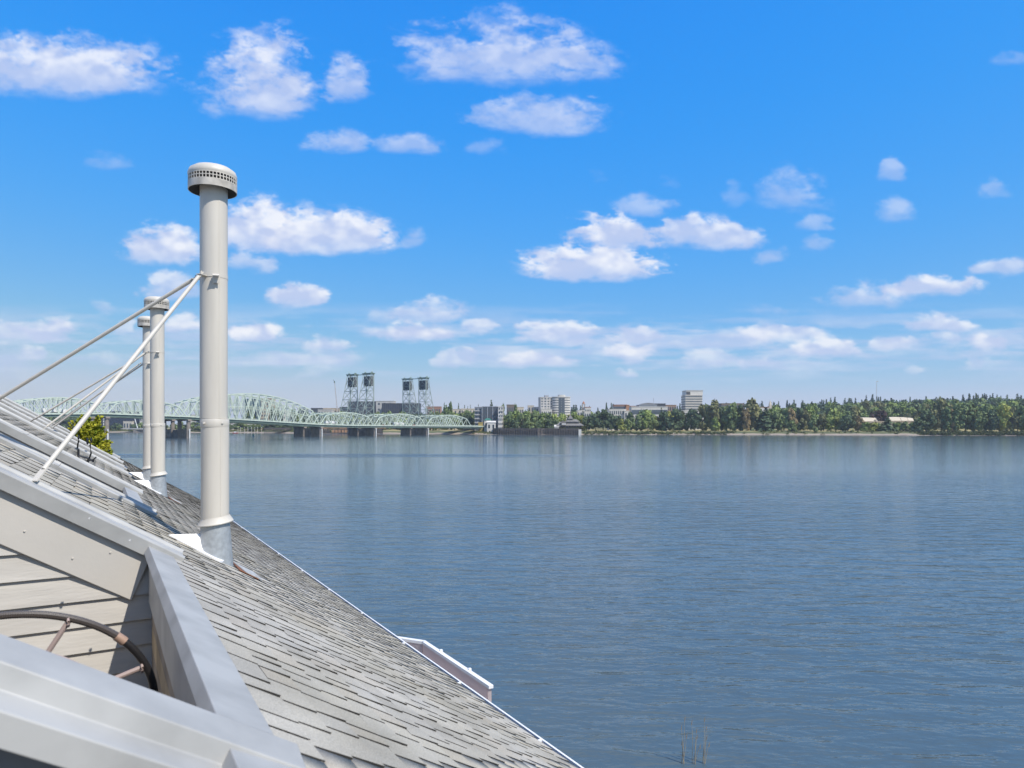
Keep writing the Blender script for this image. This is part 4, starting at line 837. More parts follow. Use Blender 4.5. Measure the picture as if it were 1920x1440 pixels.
# structure under the roof covering
roof = bpy.data.objects.new('roof', None); COL.objects.link(roof); roof.parent = bld
sheet = MB(); ss = [S0]+[v for c in CUTS[:1] for v in c[1:]]+[v for c in CUTS[1:] for v in c]+[S1]
incut = lambda s: any(a < s < b for a, b in CUTS)
for a, b in zip(ss[:-1], ss[1:]):
    u0 = UC if incut((a+b)/2) else UR
    sheet.prism([(u0, zr(u0, -.012)), (UE-.03, zr(UE-.03, -.012)), (UE-.03, zr(UE-.03, -.09)), (u0, zr(u0, -.09))], lambda t, u, z: RV(t, u, z), a, b)
sheet.build('underlay', under, roof)
back = MB().prism([(UR, zr(UR)), (UR-6, zr(UR)-6*PIT), (UR-6, zr(UR)-6*PIT-.2), (UR, zr(UR)-.2)], lambda t, u, z: RV(t, u, z), S0, S1); back.build('rear_slope', shing, roof)
edge = mat('asphalt_edge', (.030, .027, .022), .95, var=.3)
# shingles: every tab its own slab, laid in courses
EXP = .12375
WID = [.11, .135, .155, .18, .20, .24, .27, .32, .37]
def slab(w, t):    # local x along the eave, y down the slope, z off the roof; butt edge at y = 0
    ln = EXP*SL+.004
    return np.array([(-w/2, -ln, -.010), (w/2, -ln, -.010), (w/2, 0, -.010), (-w/2, 0, -.010), (-w/2, -ln, .0055), (w/2, -ln, .003), (w/2, 0, .005), (-w/2, 0, t)])
SF = np.array([(3, 2, 1, 0), (4, 5, 6, 7), (0, 1, 5, 4), (1, 2, 6, 5), (2, 3, 7, 6), (3, 0, 4, 7)])
TINT = [(.90, .89, .87), (.95, .945, .93), (1.0, .99, .97), (1.04, 1.03, 1.01), (1.0, .97, .93), (.97, .97, .97)]
rs_ = np.random.RandomState(3); tabs = []
PIPES = [0.0, 7.1, 9.6]
k = 0
while True:
    u = UE-k*EXP
    if u-EXP < UR: break
    s = S0+rs_.uniform(0, .3)
    while s < S1:
        wi = rs_.randint(6) if u > -.6 else 6+rs_.randint(3); w = WID[wi]; gap = rs_.choice([.003, .004, .006, .008])
        c = s+w/2
        if s+w > S1+.03: break
        ok = not (u-EXP < UC-.01 and any(a-.02 < c+w*.5 and c-w*.5 < b+.02 for a, b in CUTS))
        if ok: tabs.append((c+dd.length*0, u+rs_.uniform(-.006, .006), wi, rs_.randint(len(TINT)), rs_.uniform(.0075, .0130)))
        s += w+gap
    k += 1
rot = np.array([[dd.x, DS.x, NR.x], [dd.y, DS.y, NR.y], [dd.z, DS.z, NR.z]])
ctr = np.array([tuple(RP(a, b)) for a, b, *_ in tabs])
px_ = CX+F*ctr[:, 0]/np.maximum(ctr[:, 1], .1); py_ = HY+F*(H-ctr[:, 2])/np.maximum(ctr[:, 1], .1)
vis = (ctr[:, 1] > 1) & (px_ > 0) & (px_ < 1920) & (py_ < 1440) & (py_ > 700) & ~((py_-1046 > 1.9*(px_-280)) & (py_ > 1040))
view = ctr-np.array([0, 0, H]); dist = np.linalg.norm(view, axis=1)
area = np.where(vis, np.array([WID[t[2]] for t in tabs])*np.abs(view@np.array(NR))/dist**3, 0)
big = set(np.argsort(-area)[:300].tolist())
VAR = {}
def variant(wi, ti, th):
    kx = (wi, ti, round(th*500))
    if kx not in VAR:
        me = bpy.data.meshes.new('shingle'); me.from_pydata(slab(WID[wi], round(th*500)/500).tolist(), [], SF.tolist())
        at_ = me.attributes.new('tint', 'FLOAT_COLOR', 'POINT'); at_.data.foreach_set('color', np.tile((*TINT[ti], 1.0), (8, 1)).ravel().astype(np.float32)); me.materials.append(shing); me.materials.append(edge)
        me.polygons.foreach_set('material_index', [1, 0, 1, 1, 1, 1]); VAR[kx] = me
    return VAR[kx]
V = []; T = []
for i, (s, u, wi, ti, th) in enumerate(tabs):
    if i in big:
        M = Matrix(((dd.x, DS.x, NR.x, ctr[i, 0]), (dd.y, DS.y, NR.y, ctr[i, 1]), (dd.z, DS.z, NR.z, ctr[i, 2]), (0, 0, 0, 1)))
        part('shingle', variant(wi, ti, th), roof, None, M)
    else:
        V.append(slab(WID[wi], th)@rot.T+ctr[i]); T.append(np.tile((*TINT[ti], 1.0), (8, 1)))
n = len(V); V = np.concatenate(V); FA = (SF[None]+8*np.arange(n)[:, None, None]).reshape(-1)
me = bpy.data.meshes.new('shingle'); me.vertices.add(len(V)); me.vertices.foreach_set('co', V.ravel().astype(np.float32)); me.loops.add(len(FA)); me.loops.foreach_set('vertex_index', FA.astype(np.int32))
me.polygons.add(n*6); me.polygons.foreach_set('loop_start', np.arange(0, n*24, 4, dtype=np.int32)); me.update(calc_edges=True)
at_ = me.attributes.new('tint', 'FLOAT_COLOR', 'POINT'); at_.data.foreach_set('color', np.concatenate(T).ravel().astype(np.float32)); me.materials.append(shing)
me.materials.append(edge); me.polygons.foreach_set('material_index', np.tile([1, 0, 1, 1, 1, 1], n).astype(np.int32)); o = part('shingle_courses', me, roof); o['kind'] = 'stuff'
# cheek walls, metal caps, barge boards and lap siding of every cut-out
def cap_profile(s0, flip=1): return [(s0-.138, -.062), (s0-.140, .034), (s0-.115, .046), (s0-.095, .034),  (s0+.045, .040), (s0+.060, .062), (s0+.095, .060), (s0+.095, -.03)]
def cap(s0, u1=-.42, prof=None, name='metal_cap'):
    pr = prof or cap_profile(s0); m = MB(); n_ = len(pr)
    a = [RP(s, UR, h) for s, h in pr]; b = [RP(s, u1, h) for s, h in pr]
    m.add(a+b, [tuple(range(n_-1, -1, -1)), tuple(range(n_, 2*n_))]+[(i, (i+1) % n_, n_+(i+1) % n_, n_+i) for i in range(n_)])
    return m.build(name, metal, bld, bevel=.004)
for a, b in CUTS[1:]:
    for s0 in (a, b):
        if s0 < -4: continue
        cap(s0)
        wall_prism(s0-.06, s0+.06, [(UR, FLOOR-.1), (UC-.11, FLOOR-.1), (UC-.11, zr(UC-.11)-.05), (UR, zr(UR)-.05)]).build('cheek_wall', paintw, bld)
# the near party wall with its wide cap
cap(-4.7, -.44, [(-4.53, -.06), (-4.53, 0), (-4.64, .030), (-4.775, .016), (-4.79, -.034), (-4.865, -.044), (-4.872, -.11)], 'wide_metal_cap')
pw = wall_prism(-4.80, -4.58, [(UR, FLOOR-.1), (UC-.14, FLOOR-.1), (UC-.14, zr(UC-.14)-.08), (UR, zr(UR)-.08)]).build('party_wall', mat('shaded_siding', (.16, .165, .17), .8, var=.1, scale=3), bld)  # siding colour darkened to stand for the shade under the cap lip
def far_face(s0, near):
    # barge board on the wall that faces the camera, under its cap
    fn = lambda t, u, z: RV(t, u, z)
    e0, e1 = -.612, -.722
    m = MB(); sA, sB = s0-.102, s0-.062
    pts = [(UR, zr(UR)-.055), (e0, zr(e0)-.075), (e1, zr(e1)-.415), (UR, zr(UR)-.405)]
    m.prism(pts, fn, sA, sB); m.build('barge_board', plain, bld, bevel=.004)
    wl = bpy.data.objects.new('lap_wall', None); COL.objects.link(wl); wl.parent = bld
    z = FLOOR; ex = .168
    while z < zr(UR)-.5:
        zt = z+ex+.02; ue = min(UC-.112, (P1.z-.10-zt)/PIT); ul = max(UR, ue-4)
        if ue > UR+.2:
            m = MB(); ue0 = min(UC-.112, ue+ (0 if ue < UC-.2 else 0))
            m.hexa([RV(s0-.088, UR, z), RV(s0-.088, ue0, z), RV(s0-.062, ue0, z), RV(s0-.062, UR, z), RV(s0-.066, UR, zt), RV(s0-.066, ue0, zt), RV(s0-.0615, ue0, zt), RV(s0-.0615, UR, zt)])
            m.build('siding_board', paintw, wl)
        z += ex
    return wl
for i, (a, b) in enumerate(CUTS[1:]): far_face(b, i == 0)
for q in ((46, 996), (207, 1036), (136, 1047)):       # nail heads on the nearest barge board
    r = Vector(((q[0]-CX)/F, 1, (HY-q[1])/F)); pl = P1+dd*(-1.394); t = pl.dot(dd)/r.dot(dd) if r.dot(dd) else 1; t = (pl-Vector((0, 0, H))).dot(dd)/r.dot(dd)
    c = Vector((0, 0, H))+r*t; m = MB(); m.tube(c+dd*.004, c-dd*.004, .007, .005, 8); m.build('nail_head', paint, bld)
for q in ((244, 1013), (168, 972), (230, 938), (62, 900)):
    c = on_roof(*q, .045); m = MB(); m.tube(c-NR*.004, c+NR*.006, .010, .006, 8); m.build('cap_screw', metal, bld)
def seam(prof, u, w=.035):
    pr = [(s, h+.0025) for s, h in prof]; m = MB(); n_ = len(pr)
    for (sa, ha), (sb, hb) in zip(pr[:-1], pr[1:]):
        m.add([RP(sa, u, ha), RP(sb, u, hb), RP(sb, u+w, hb), RP(sa, u+w, ha), RP(sa, u, ha-.002), RP(sb, u, hb-.002), RP(sb, u+w, hb-.002), RP(sa, u+w, ha-.002)], [(0, 1, 2, 3), (7, 6, 5, 4), (0, 4, 5, 1), (2, 6, 7, 3)])
    m.build('lap_joint', metal, bld); m = MB()
    for (sa, ha), (sb, hb) in zip(pr[:-1], pr[1:]): m.add([RP(sa, u+w, ha-.0005), RP(sb, u+w, hb-.0005), RP(sb, u+w+.004, hb-.0005), RP(sa, u+w+.004, ha-.0005)], [(0, 1, 2, 3)])
    m.build('joint_dirt', soil, bld)
seam(cap_profile(-1.29)[1:6], -1.62); seam(cap_profile(1.42)[1:6], -1.3); seam(cap_profile(4.05)[1:6], -1.75)
# front parapets of the decks
for i, (a, b) in enumerate(CUTS):
    a2, b2 = a+(.06 if i else 0), b-(.10 if i else .0)
    if i == 1: a2 = -4.58
    m = MB(); m.prism([(-.626, -.05), (-.626, .006), (-.475, .010), (-.475, -.05)], lambda t, u, h: RP(t, u, h), a2-.02, b2+.01); m.build('parapet_cap', metal, bld, bevel=.004)
    m = MB(); m.prism([(-.622, zr(-.622)-.37), (-.622, zr(-.622)-.05), (-.606, zr(-.606)-.05), (-.606, zr(-.606)-.37)], lambda t, u, z: RV(t, u, z), a2, b2); m.build('parapet_fascia', metal, bld)
    wall_prism(a2, b2, [(-.585, FLOOR-.1), (-.49, FLOOR-.1), (-.49, zr(-.49)-.06), (-.585, zr(-.585)-.06)]).build('parapet_wall', brown, bld)
    if i == 1:
        z = FLOOR; kk = 0
        while z < 8.98:
            m = MB(); m.prism([(-.603, z), (-.603, z+.150), (-.587, z+.150), (-.587, z)], lambda t, u, zz_: RV(t, u, zz_), a2, b2-.01)
            m.build('lining_board', mat('lining_wood' if kk % 2 else 'lining_tan', (.30, .245, .19) if kk % 2 else (.42, .32, .20), .85, var=.3, scale=2.5, bump=.002), bld); z += .156; kk += 1
m = MB(); m.prism([(UR, FLOOR-.25), (-.585, FLOOR-.25), (-.585, FLOOR-.1), (UR, FLOOR-.1)], lambda t, u, z: RV(t, u, z), S0, S1); m.build('deck_floor', mat('deck_boards', (.25, .23, .2), .85, var=.15), bld)
m = MB(); m.prism([(UR-.1, FLOOR-.1), (UR, FLOOR-.1), (UR, zr(UR)-.1), (UR-.1, zr(UR)-.1)], lambda t, u, z: RV(t, u, z), S0, S1); m.build('deck_rear_wall', paintw, bld)
# body of the building, soffit, fascia, gutter
m = MB(); m.prism([(UR-5.4, .3), (UE-.5, .3), (UE-.5, zr(UE)-.25), (UC-.7, FLOOR-.3), (UR-.2, FLOOR-.3), (UR-5.4, zr(UR)-5.4*PIT-.25)], lambda t, u, z: RV(t, u, z), S0+.3, S1-.3); m.build('wall', paintw, bld)
m = MB(); m.prism([(UE-.06, zr(UE)-.22), (UE-.06, zr(UE-.06)-.13), (UE-.03, zr(UE-.03)-.13), (UE-.03, zr(UE)-.22)], lambda t, u, z: RV(t, u, z), S0, S1); m.build('fascia', whitep, bld)
ze = zr(UE); gt = bpy.data.objects.new('gutter', None); COL.objects.link(gt); gt.parent = bld
m = MB(); gp = [(UE-.025, ze-.03), (UE-.025, ze-.13), (UE+.03, ze-.13), (UE+.058, ze-.075), (UE+.058, ze-.018), (UE+.074, ze-.018), (UE+.074, ze-.03), (UE+.066, ze-.03), (UE+.066, ze-.08), (UE+.036, ze-.142), (UE-.028, ze-.142), (UE-.028, ze-.03)]
m.prism(gp, lambda t, u, z: RV(t, u, z), S0, S1+.02); m.build('trough', whitep, gt)
m = MB(); m.prism([(UE-.02, ze-.128), (UE+.028, ze-.128), (UE+.028, ze-.12), (UE-.02, ze-.12)], lambda t, u, z: RV(t, u, z), S0, S1); m.build('gutter_bottom', under, gt)  # dark strip along the bottom of the trough
s = S0+.2
for s in (-3.35, -2.15, -.75, .65, 2.1, 3.6, 5.2, 7.0, 9, 11, 13, 15):
    m = MB(); m.prism([(UE-.01, ze-.036), (UE-.01, ze-.022), (UE+.06, ze-.016), (UE+.06, ze-.030)], lambda t, u, z: RV(t, u, z), s-.014, s+.014); m.build('hanger', whitep, gt)
# stepped rake at the far end
m = MB()
for k in range(54):
    u = UE-k*EXP
    if u-EXP < UR: break
    m.prism([(u-EXP, .004), (u, .006), (u, -.06), (u-EXP, -.06)], lambda t, uu, h: RP(t, uu, h), S1-.02, S1+.035+.02*(k % 2))
m.build('rake_edge', under, roof)

# ------------------------------------------------------------------ vent pipes
def vent(label, s_base, foot1, foot2):
    base = P1+dd*s_base-Vector((.018, 0, 0)); RK = .945; o = thing('vent_pipe', label, 'vent pipe', base, 'vent pipes on the roof'); X, Y = base.x, base.y
    C = lambda z: Vector((X-.008*(z-9), Y, 0))
    def lat(prof, nm, mt, n=48, close=True, z=10): 
        return MB().lathe([(r_*RK, z_) for r_, z_ in prof], C(z), n, close).build(nm, mt, o, smooth=True)
    lat([(.1245, 9.16), (.1245, 10.075)], 'lower_pipe', paint, z=9.6); lat([(.1225, 10.076), (.1225, 12.20)], 'upper_pipe', paint, z=11)
    lat([(.1268, 10.0), (.1285, 10.004), (.1285, 10.068), (.1262, 10.072)], 'joint_band', paint, z=10)
    m = MB(); sm_ = Vector((math.cos(-.75), math.sin(-.75), 0)); m.bar(C(9.6)+sm_*.1247*RK+Vector((0, 0, 9.21)), C(9.6)+sm_*.1247*RK+Vector((0, 0, 9.99)), .009, .004, up=sm_); m.bar(C(11)+sm_*.1227*RK+Vector((0, 0, 10.08)), C(11)+sm_*.1227*RK+Vector((0, 0, 12.16)), .009, .004, up=sm_); m.build('lock_seam', paint, o)
    m = MB()
    for a in (-1.9, -.6): c = C(10)+Vector((.122*math.cos(a), .122*math.sin(a), 10.035)); m.tube(c-Vector((.004, 0, 0)), c+Vector((.0, -.012, 0)), .012, .008, 8)
    m.build('band_screw', paint, o)
    # galvanised flashing cone, cut to the slope
    m = MB(); n = 40; rt, rb = .1235*RK, .148; top = []; bot = []
    for k in range(n):
        t = 2*math.pi*k/n; q = Vector((math.cos(t), math.sin(t), 0)); pb = Vector((X, Y, 0))+q*rb+Vector((.0, 0, 0)); u = nn.dot(pb-Vector((P1.x, P1.y, 0)))
        s_ = dd.dot(pb-Vector((P1.x, P1.y, 0))); bot.append(RP(s_, u, .004)); top.append(Vector((X, Y, 9.172))+q*rt)
    m.add(bot+top, [(k, (k+1) % n, n+(k+1) % n, n+k) for k in range(n)]); m.build('flashing_cone', metal2, o, smooth=True)
    # storm collar, a little crooked
    m = MB(); n = 40; pr = [(.1255, 9.205), (.1265, 9.195), (.158, 9.145), (.156, 9.138), (.1245, 9.178)]; vs = []
    for r, z in pr:
        for k in range(n): t = 2*math.pi*k/n; vs.append(Vector((X+r*RK*math.cos(t), Y+r*RK*math.sin(t), z+.018*math.cos(t-.5)*(r/.15))))
    m.add(vs, [(i*n+k, i*n+(k+1) % n, (i+1)*n+(k+1) % n, (i+1)*n+k) for i in range(len(pr)-1) for k in range(n)]); m.build('storm_collar', paint, o, smooth=True)
    # white flashing plate and rusty apron slid under the shingles
    def plate(pts, h, mt, nm, th=.006):
        a = [RP(s+s_base, u, h) for s, u in pts]; b_ = [RP(s+s_base, u, h-th) for s, u in pts]; n_ = len(pts)
        MB().add(b_+a, [tuple(range(n_-1, -1, -1)), tuple(range(n_, 2*n_))]+[(i, (i+1) % n_, n_+(i+1) % n_, n_+i) for i in range(n_)]).build(nm, mt, o)
    sb = s_base; T_ = RP(sb, -.40, .012); Q = RV(sb, -.115, 9.055); nb, fb = RP(sb-.20, -.02, .014), RP(sb+.20, -.02, .014); nm_, fm_ = RP(sb-.13, .02, .03), RP(sb+.13, .02, .03)
    lo_ = Vector((0, 0, -.05)); MB().add([T_, nb, nm_, Q, fm_, fb, T_+lo_, nb+lo_, fb+lo_], [(0, 1, 2, 3), (0, 3, 4, 5), (2, 4, 3), (6, 8, 7), (0, 6, 7, 1), (5, 8, 6, 0), (1, 7, 8, 5, 4, 2)]).build('cricket', whitep, o)
    plate([(-.17, .15), (.27, .15), (.27, .31), (-.17, .31)], .019, mat('rusty_flashing', (.22, .085, .04), .8, var=.35, scale=18), 'apron')
    plate([(-.165, .20), (.24, .16), (.20, .335), (-.165, .345)], .026, shing if False else mat('sealed_shingle', (.40, .40, .39), .9, var=.2, scale=20), 'sealed_patch')
    # cap: dome, two rows of square openings, skirt
    lat([(.206, 12.236), (.214, 12.236), (.2175, 12.246), (.216, 12.262), (.205, 12.292), (.165, 12.318), (.09, 12.330), (.001, 12.334)], 'dome', paint, z=12.3)
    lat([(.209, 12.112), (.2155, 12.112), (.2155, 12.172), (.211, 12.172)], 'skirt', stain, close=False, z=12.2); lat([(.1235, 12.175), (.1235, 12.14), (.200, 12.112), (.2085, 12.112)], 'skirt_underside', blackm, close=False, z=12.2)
    g = MB(); nb = 44; c = C(12.2)
    for z0, z1 in ((12.172, 12.177), (12.2005, 12.2075), (12.228, 12.237)):
        g.lathe([(.2105*RK, z0), (.2145*RK, z0), (.2145*RK, z1), (.2105*RK, z1)], c, 44, False)
    for k in range(nb):
        t = 2*math.pi*k/nb; q = Vector((math.cos(t), math.sin(t), 0)); a = c+q*.2125*RK; g.bar(a+Vector((0, 0, 12.17)), a+Vector((0, 0, 12.237)), .008, .004, up=q)
    g.build('grille', paint, o)
    lat([(.195, 12.15), (.195, 12.25)], 'dark_interior', blackm, z=12.2)  # black core painted in for the shaded inside behind the grille
    # strap, bracket and two stay rods
    zb = 11.345
    lat([(.1235, zb-.016), (.1275, zb-.016), (.1275, zb+.016), (.1235, zb+.016)], 'strap', paint, close=False, z=11.3)
    cb = C(zb)+Vector((0, 0, zb)); dirs = []
    for ft in (foot1, foot2):
        v = ft-cb; v.z = 0; v.normalize(); a = cb+v*.135+Vector((0, 0, .0)); 
        m = MB(); m.bar(cb+v*.12+Vector((0, 0, -.012)), cb+v*.20+Vector((0, 0, -.012)), .05, .006); m.build('bracket', paint, o)
        st = cb+v*.165; m = MB(); vv = (ft-st).normalized()
        m.tube(st+vv*.05, ft-vv*.10, .0165, n=14); m.bar(st-vv*.02, st+vv*.06, .034, .008); m.bar(ft-vv*.12, ft, .045, .010); m.build('stay_rod', paint, o, smooth=False)
        m = MB(); m.tube(st+Vector((0, 0, -.02)), st+Vector((0, 0, .022)), .009, n=8); m.build('bolt', paint, o)
    v = Vector((.35, -.93, 0)); a = cb+v*.128; m = MB(); m.bar(a+Vector((.03, 0, 0)), a+Vector((.03, 0, -.075)), .055, .007, up=v); m.bar(a+Vector((.03, 0, 0))+v*.012, a+Vector((.03, 0, -.02))+v*.05, .055, .006); m.build('strap_clip', paint, o)
    return o
vent('tallest and nearest beige vent pipe held by two long stay rods', 0.0, RP(-1.25, -1.29, .05), RP(1.42, -1.98, .06))
vent('middle vent pipe, second in the row along the grey roof', PIPES[1], RP(6.97, -1.76, .05), RP(8.2, -2.0, .06))
vent('farthest vent pipe, half hidden behind the middle one', PIPES[2], RP(10.4, -1.8, .05), RP(12.6, -1.9, .06))

# ------------------------------------------------------------------ things on the decks and the balcony below
ch = thing('patio_chair', 'round-backed patio chair with dark wrapped hoop and pinkish rods in the deck', 'chair', RV(-3.2, -1.25, FLOOR-.1))
cu, cz, ru, rz_ = -1.25, 8.80, .555, .445
def hp(t, k=1.0, ds=0): return RV(-3.2+ds, cu+ru*k*math.cos(t), cz+rz_*k*math.sin(t))
ribs = mat('ribbed_wrap', (.075, .06, .05), .42, var=.15); smoothb = mat('smooth_black_tube', (.02, .018, .018), .35, var=.1); copper = mat('copper_band', (.42, .27, .19), .45, .2, var=.1); rose = mat('rosy_metal', (.40, .30, .26), .5, var=.08)
tA = R_(40)
pts = [hp(tA+(math.pi*1.2-tA)*i/900) for i in range(901)]
m = MB(); m.sweep(pts, lambda i: .0165 if i % 4 < 2 else .0148, 9); m.build('ribbed_hoop', ribs, ch, smooth=False)
m = MB(); m.sweep([hp(-R_(60)+(tA+R_(60))*i/60) for i in range(61)], .0165, 12); m.build('smooth_hoop', smoothb, ch, smooth=True)
m = MB(); m.sweep([hp(tA-.045+.09*i/6) for i in range(7)], .0195, 12); m.build('collar', copper, ch, smooth=True)
m = MB(); m.sweep([hp(R_(-50)+R_(260)*i/60, .66) for i in range(61)], .010, 8); m.build('inner_hoop', rose, ch, smooth=True)
for t in (64, 108, 150, 20):
    m = MB(); a = hp(R_(t), .665); b = hp(R_(t), 1.0); m.tube(a, b, .011, n=8); m.sweep([b+(a-b)*.09+Vector((0, 0, .0))+dd*.02*math.cos(q)+Vector((0, 0, .02*math.sin(q))) for q in np.linspace(0, 6.2, 10)], .006, 6); m.build('strut', rose, ch, smooth=True)
m = MB(); m.prism([(cu-.4, 8.50), (cu+.4, 8.50), (cu+.4, 8.55), (cu-.4, 8.55)], lambda t, u, z: RV(t, u, z), -3.85, -3.2); m.build('seat', ribs, ch, bevel=.02)
for a in (-.36, .36):
    for b in (-3.8, -3.25): m = MB(); m.tube(RV(b, cu+a, 8.50), RV(b, cu+a*1.1, FLOOR-.1), .016, n=8); m.build('leg', smoothb, ch)

# golden conifer in a pot on the far deck
gp_ = RV(15.6, -1.22, FLOOR-.1); gc = thing('golden_conifer', 'bushy golden green conifer in a pot at the far end of the roof', 'plant', gp_)
m = MB(); m.lathe([(.20, 0), (.26, .42), (.29, .44), (.29, .50), (.25, .50)], gp_, 24); m.build('pot', terr, gc, smooth=True)
m = MB(); m.tube(gp_+Vector((0, 0, .4)), gp_+Vector((0, 0, 1.9)), .03, .012, 8); m.build('stem', BARK, gc)
rs = np.random.RandomState(21); C = []; Nn = []; S = []
for i in range(190):
    a = rs.uniform(0, 6.28); z0 = rs.uniform(.45, 1.85); rr = .50*max(1-((z0-.85)/1.2)**2, .02)**.5; rr *= rs.uniform(.75, 1.12)
    base = np.array([math.cos(a)*rr*.35, math.sin(a)*rr*.35, z0]); tip = np.array([math.cos(a)*rr, math.sin(a)*rr, z0+.22+.25*rs.rand()])
    if i < 14: a = -1.0+rs.uniform(-.4, .4); base = np.array([.15, -.1, .75+.05*i]); tip = np.array([.62+.12*rs.rand(), -.12+.1*rs.rand(), .95+.045*i])
    for g in np.linspace(.1, 1, 16):
        for _ in range(4):
            p = base+(tip-base)*g+rs.normal(0, .028*(1.15-g), 3); C.append(p); Nn.append(rs.normal(0, 1, 3)+np.array([math.cos(a), math.sin(a), .3])*.6); S.append(rs.uniform(.014, .030))
me = quads_mesh('foliage', np.array(C), np.array(Nn), np.array(S), 1.5, .5, rs)
part('foliage', me, gc, mat('golden_needles', (.22, .30, .025), .7, var=.3, col2=(.55, .50, .05), scale=5, spec=.2))
# wrought iron stand on the roof
i0 = on_roof(147, 858); i1 = on_roof(165, 872); ir = thing('iron_stand', 'black wrought iron scroll stand on the roof below the golden conifer', 'stand', i0)
vx = (i1-i0); vz = Vector((0, 0, 1)); P_ = lambda a, z: i0+vx*a+vz*z
k_ = i0.y/F
def scroll(c, r, turns, a0, sg=1): return [c+vx.normalized()*(r*(1-q*.75)*math.cos(a0+sg*q*turns*6.28))+vz*(r*(1-q*.75)*math.sin(a0+sg*q*turns*6.28)) for q in np.linspace(0, 1, 26)]
for pth, r, nm in (([P_(0, -.02), P_(0, .12), P_(.0, .13)], .016, 'post'), ([P_(1.0, -.04), P_(1.0, .05), P_(1.05, .09)], .015, 'post'),
    ([P_(-.10, .13), P_(-.06, .20), P_(.04, .25), P_(.02, .30)], .011, 'scroll_stem'), ([P_(.05, .035), P_(.5, .06), P_(1.0, .10), P_(1.5, .11)], .013, 'rail'), ([P_(.55, .0), P_(1.0, .06), P_(1.5, .13), P_(1.75, .19)], .010, 'rail'),
    ([P_(1.15, .12), P_(1.3, .2), P_(1.2, .3), P_(1.28, .36)], .011, 'scroll_stem'), (scroll(P_(.0, .30), .035, 1.3, 0), .009, 'scroll'), (scroll(P_(.95, .34), .055, 1.4, 2.6), .009, 'scroll'), (scroll(P_(1.3, .37), .04, 1.2, 3.3, -1), .009, 'scroll')):
    m = MB(); m.sweep(pth, r, 8); m.build(nm, iron, ir, smooth=True)
# balcony below the eave
bz = 6.71; by = 5.62; u1, s0_, s1_ = 3.36, .95, 3.02
bal = thing('balcony', 'white-capped balcony jutting out below the gutter', 'balcony', RV(s0_, 2.0, by)); mauve = mat('balcony_panel', (.78, .69, .67), .6, var=.03)
t_ = mauve.node_tree; tr_ = t_.nodes.new('ShaderNodeBsdfTranslucent'); tr_.inputs[0].default_value = (.80, .66, .62, 1); mx_ = t_.nodes.new('ShaderNodeMixShader'); mx_.inputs[0].default_value = .6
t_.links.new(t_.nodes['Principled BSDF'].outputs[0], mx_.inputs[1]); t_.links.new(tr_.outputs[0], mx_.inputs[2]); t_.links.new(mx_.outputs[0], t_.nodes['Material Output'].inputs[0])
RB = lambda t, u, z: RV(t, u, z)
for nm, mt, pr, a, b in (('front_panel', mauve, [(u1-.05, by), (u1, by), (u1, bz-.03), (u1-.05, bz-.03)], s0_, s1_), ('floor', whitep, [(1.75, by-.2), (u1, by-.2), (u1, by-.002), (1.75, by-.002)], s0_, s1_)):
    MB().prism(pr, RB, a, b).build(nm, mt, bal)
def splay(z0, z1, o0, o1, nm, mt):
    A0, A1 = (s1_+.002, u1), (s1_+1.75, 2.15); ex = Vector((A1[0]-A0[0], A1[1]-A0[1])).normalized(); nx = Vector((-ex.y, ex.x))
    f = lambda q, o, z: RV(q[0]+nx.x*o, q[1]+nx.y*o, z)
    MB().hexa([f(A0, o0, z0), f(A1, o0, z0), f(A1, o1, z0), f(A0, o1, z0), f(A0, o0, z1), f(A1, o0, z1), f(A1, o1, z1), f(A0, o1, z1)]).build(nm, mt, bal)
splay(by, bz-.03, -.05, 0, 'splayed_panel', mauve); splay(bz-.028, bz+.016, -.055, .015, 'rail_cap', whitep); splay(by-.2, by-.004, -1.2, 0, 'splayed_floor', whitep)
MB().prism([(u1-.055, bz-.028), (u1+.012, bz-.028), (u1+.012, bz+.016), (u1-.055, bz+.016)], RB, s0_-.03, s1_).build('rail_cap', whitep, bal, bevel=.004)
for s_ in (1.55, 2.45): MB().prism([(u1-.01, bz-.02), (u1+.03, bz-.02), (u1+.03, bz+.03), (u1-.01, bz+.03)], RB, s_, s_+.04).build('cap_clip', whitep, bal)
MB().prism([(u1-.3, by+.42), (u1-.06, by+.42), (u1-.06, by+.47), (u1-.3, by+.47)], RB, 2.72, 2.80).build('stay', whitep, bal)
MB().prism([(2.3, by+.36), (u1-.055, by+.36), (u1-.055, by+.42), (2.3, by+.42)], RB, 2.62, 2.70).build('ledge', whitep, bal)
for k in range(16):
    s_ = 2.5-k*.095; MB().prism([(2.95, by), (2.98, by), (2.98, by+.36), (2.95, by+.36)], RB, s_, s_+.03).build('picket', whitep, bal)
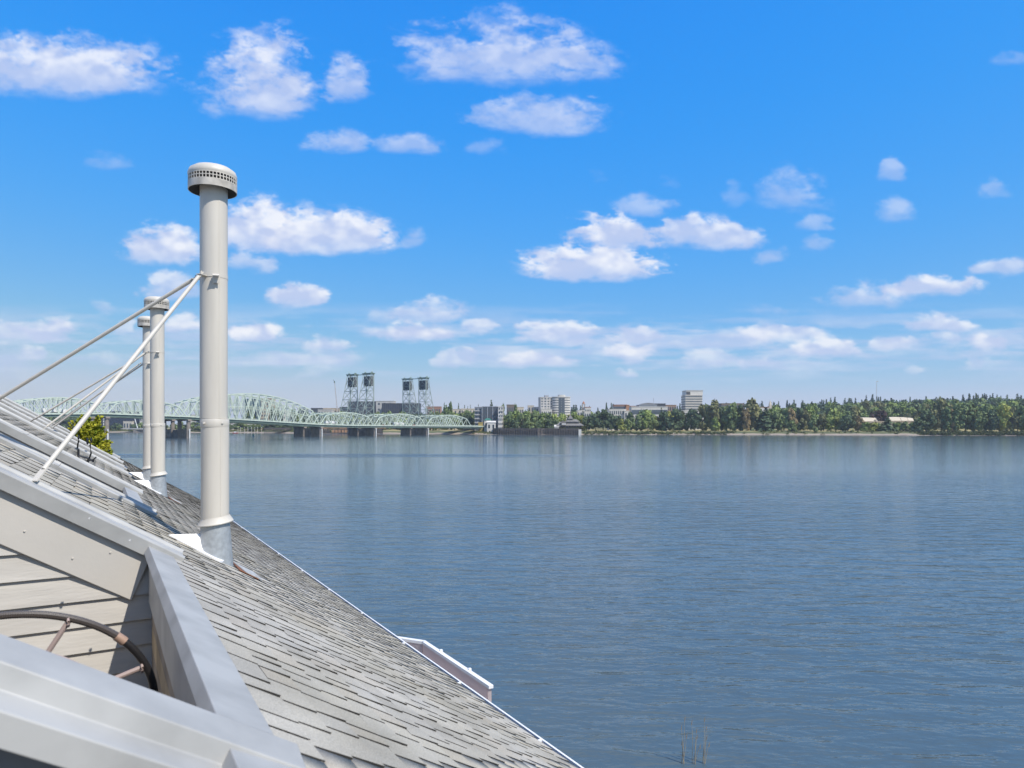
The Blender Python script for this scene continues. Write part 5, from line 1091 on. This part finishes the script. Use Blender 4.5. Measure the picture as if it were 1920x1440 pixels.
MB().prism([(2.94, by+.361), (2.99, by+.361), (2.99, by+.40), (2.94, by+.40)], RB, .97, 2.56).build('picket_rail', whitep, bal)
# near bank under the building and a clump of dry reeds in the shallows
m = MB(); m.prism([(-30, 1.0), (4, .8), (9.6, -.6), (9.6, -3), (-30, -3)], RB, -40, 60)
tag(m.build('near_riverbank', mat('bank_earth', (.16, .13, .09), .95, var=.3, scale=.6)), kind='structure')
for j, (pxx, tp, lb) in enumerate(((1280, 1345, 'tallest dry reed clump rising from the water at the bottom edge'), (1299, 1352, 'short dry reed clump between the two taller ones at the bottom edge'), (1318, 1347, 'leaning dry reed clump rightmost at the bottom edge'))):
    c = at(pxx, 20.2); rd = thing('reed_clump', lb, 'reeds', c-Vector((0, 0, .2)), 'dry reeds at the bottom edge'); zt = H+(HY-tp)/F*20.2
    for k in range(4):
        m = MB(); tip = c+Vector((rng.uniform(-.12, .12)+.08, rng.uniform(-.1, .1), zt*(1-.18*k))); m.sweep([c+Vector((rng.uniform(-.06, .06), rng.uniform(-.06, .06), -.2)), c.lerp(tip, .55)+Vector((.02, 0, 0)), tip], lambda i: (.010, .007, .003)[i], 5); m.build('stem', mat('dry_reed', (.38, .32, .22), .85, var=.2), rd)
        m = MB(); m.tube(tip-Vector((.0, 0, .12)), tip+Vector((.03, 0, .05)), .014, .003, 5); m.build('seed_head', mat('seed_head', (.28, .22, .16), .9, var=.2), rd)
# ------------------------------------------------------------------ thin summer haze over the river
hm = bpy.data.materials.new("haze"); hm.use_nodes = True; ht = hm.node_tree; ht.nodes.clear()
ho = ht.nodes.new('ShaderNodeOutputMaterial'); hv = ht.nodes.new('ShaderNodeVolumePrincipled'); hv.inputs['Color'].default_value = (.86, .92, 1, 1); hv.inputs['Density'].default_value = .00008; hv.inputs['Anisotropy'].default_value = .2
ht.links.new(hv.outputs[0], ho.inputs['Volume'])
hb = MB().box(-6500, 6500, -320, 9300, -4, 175).build('haze', hm); tag(hb, kind='stuff'); hb['label'] = 'thin pale summer haze over the river and far bank'
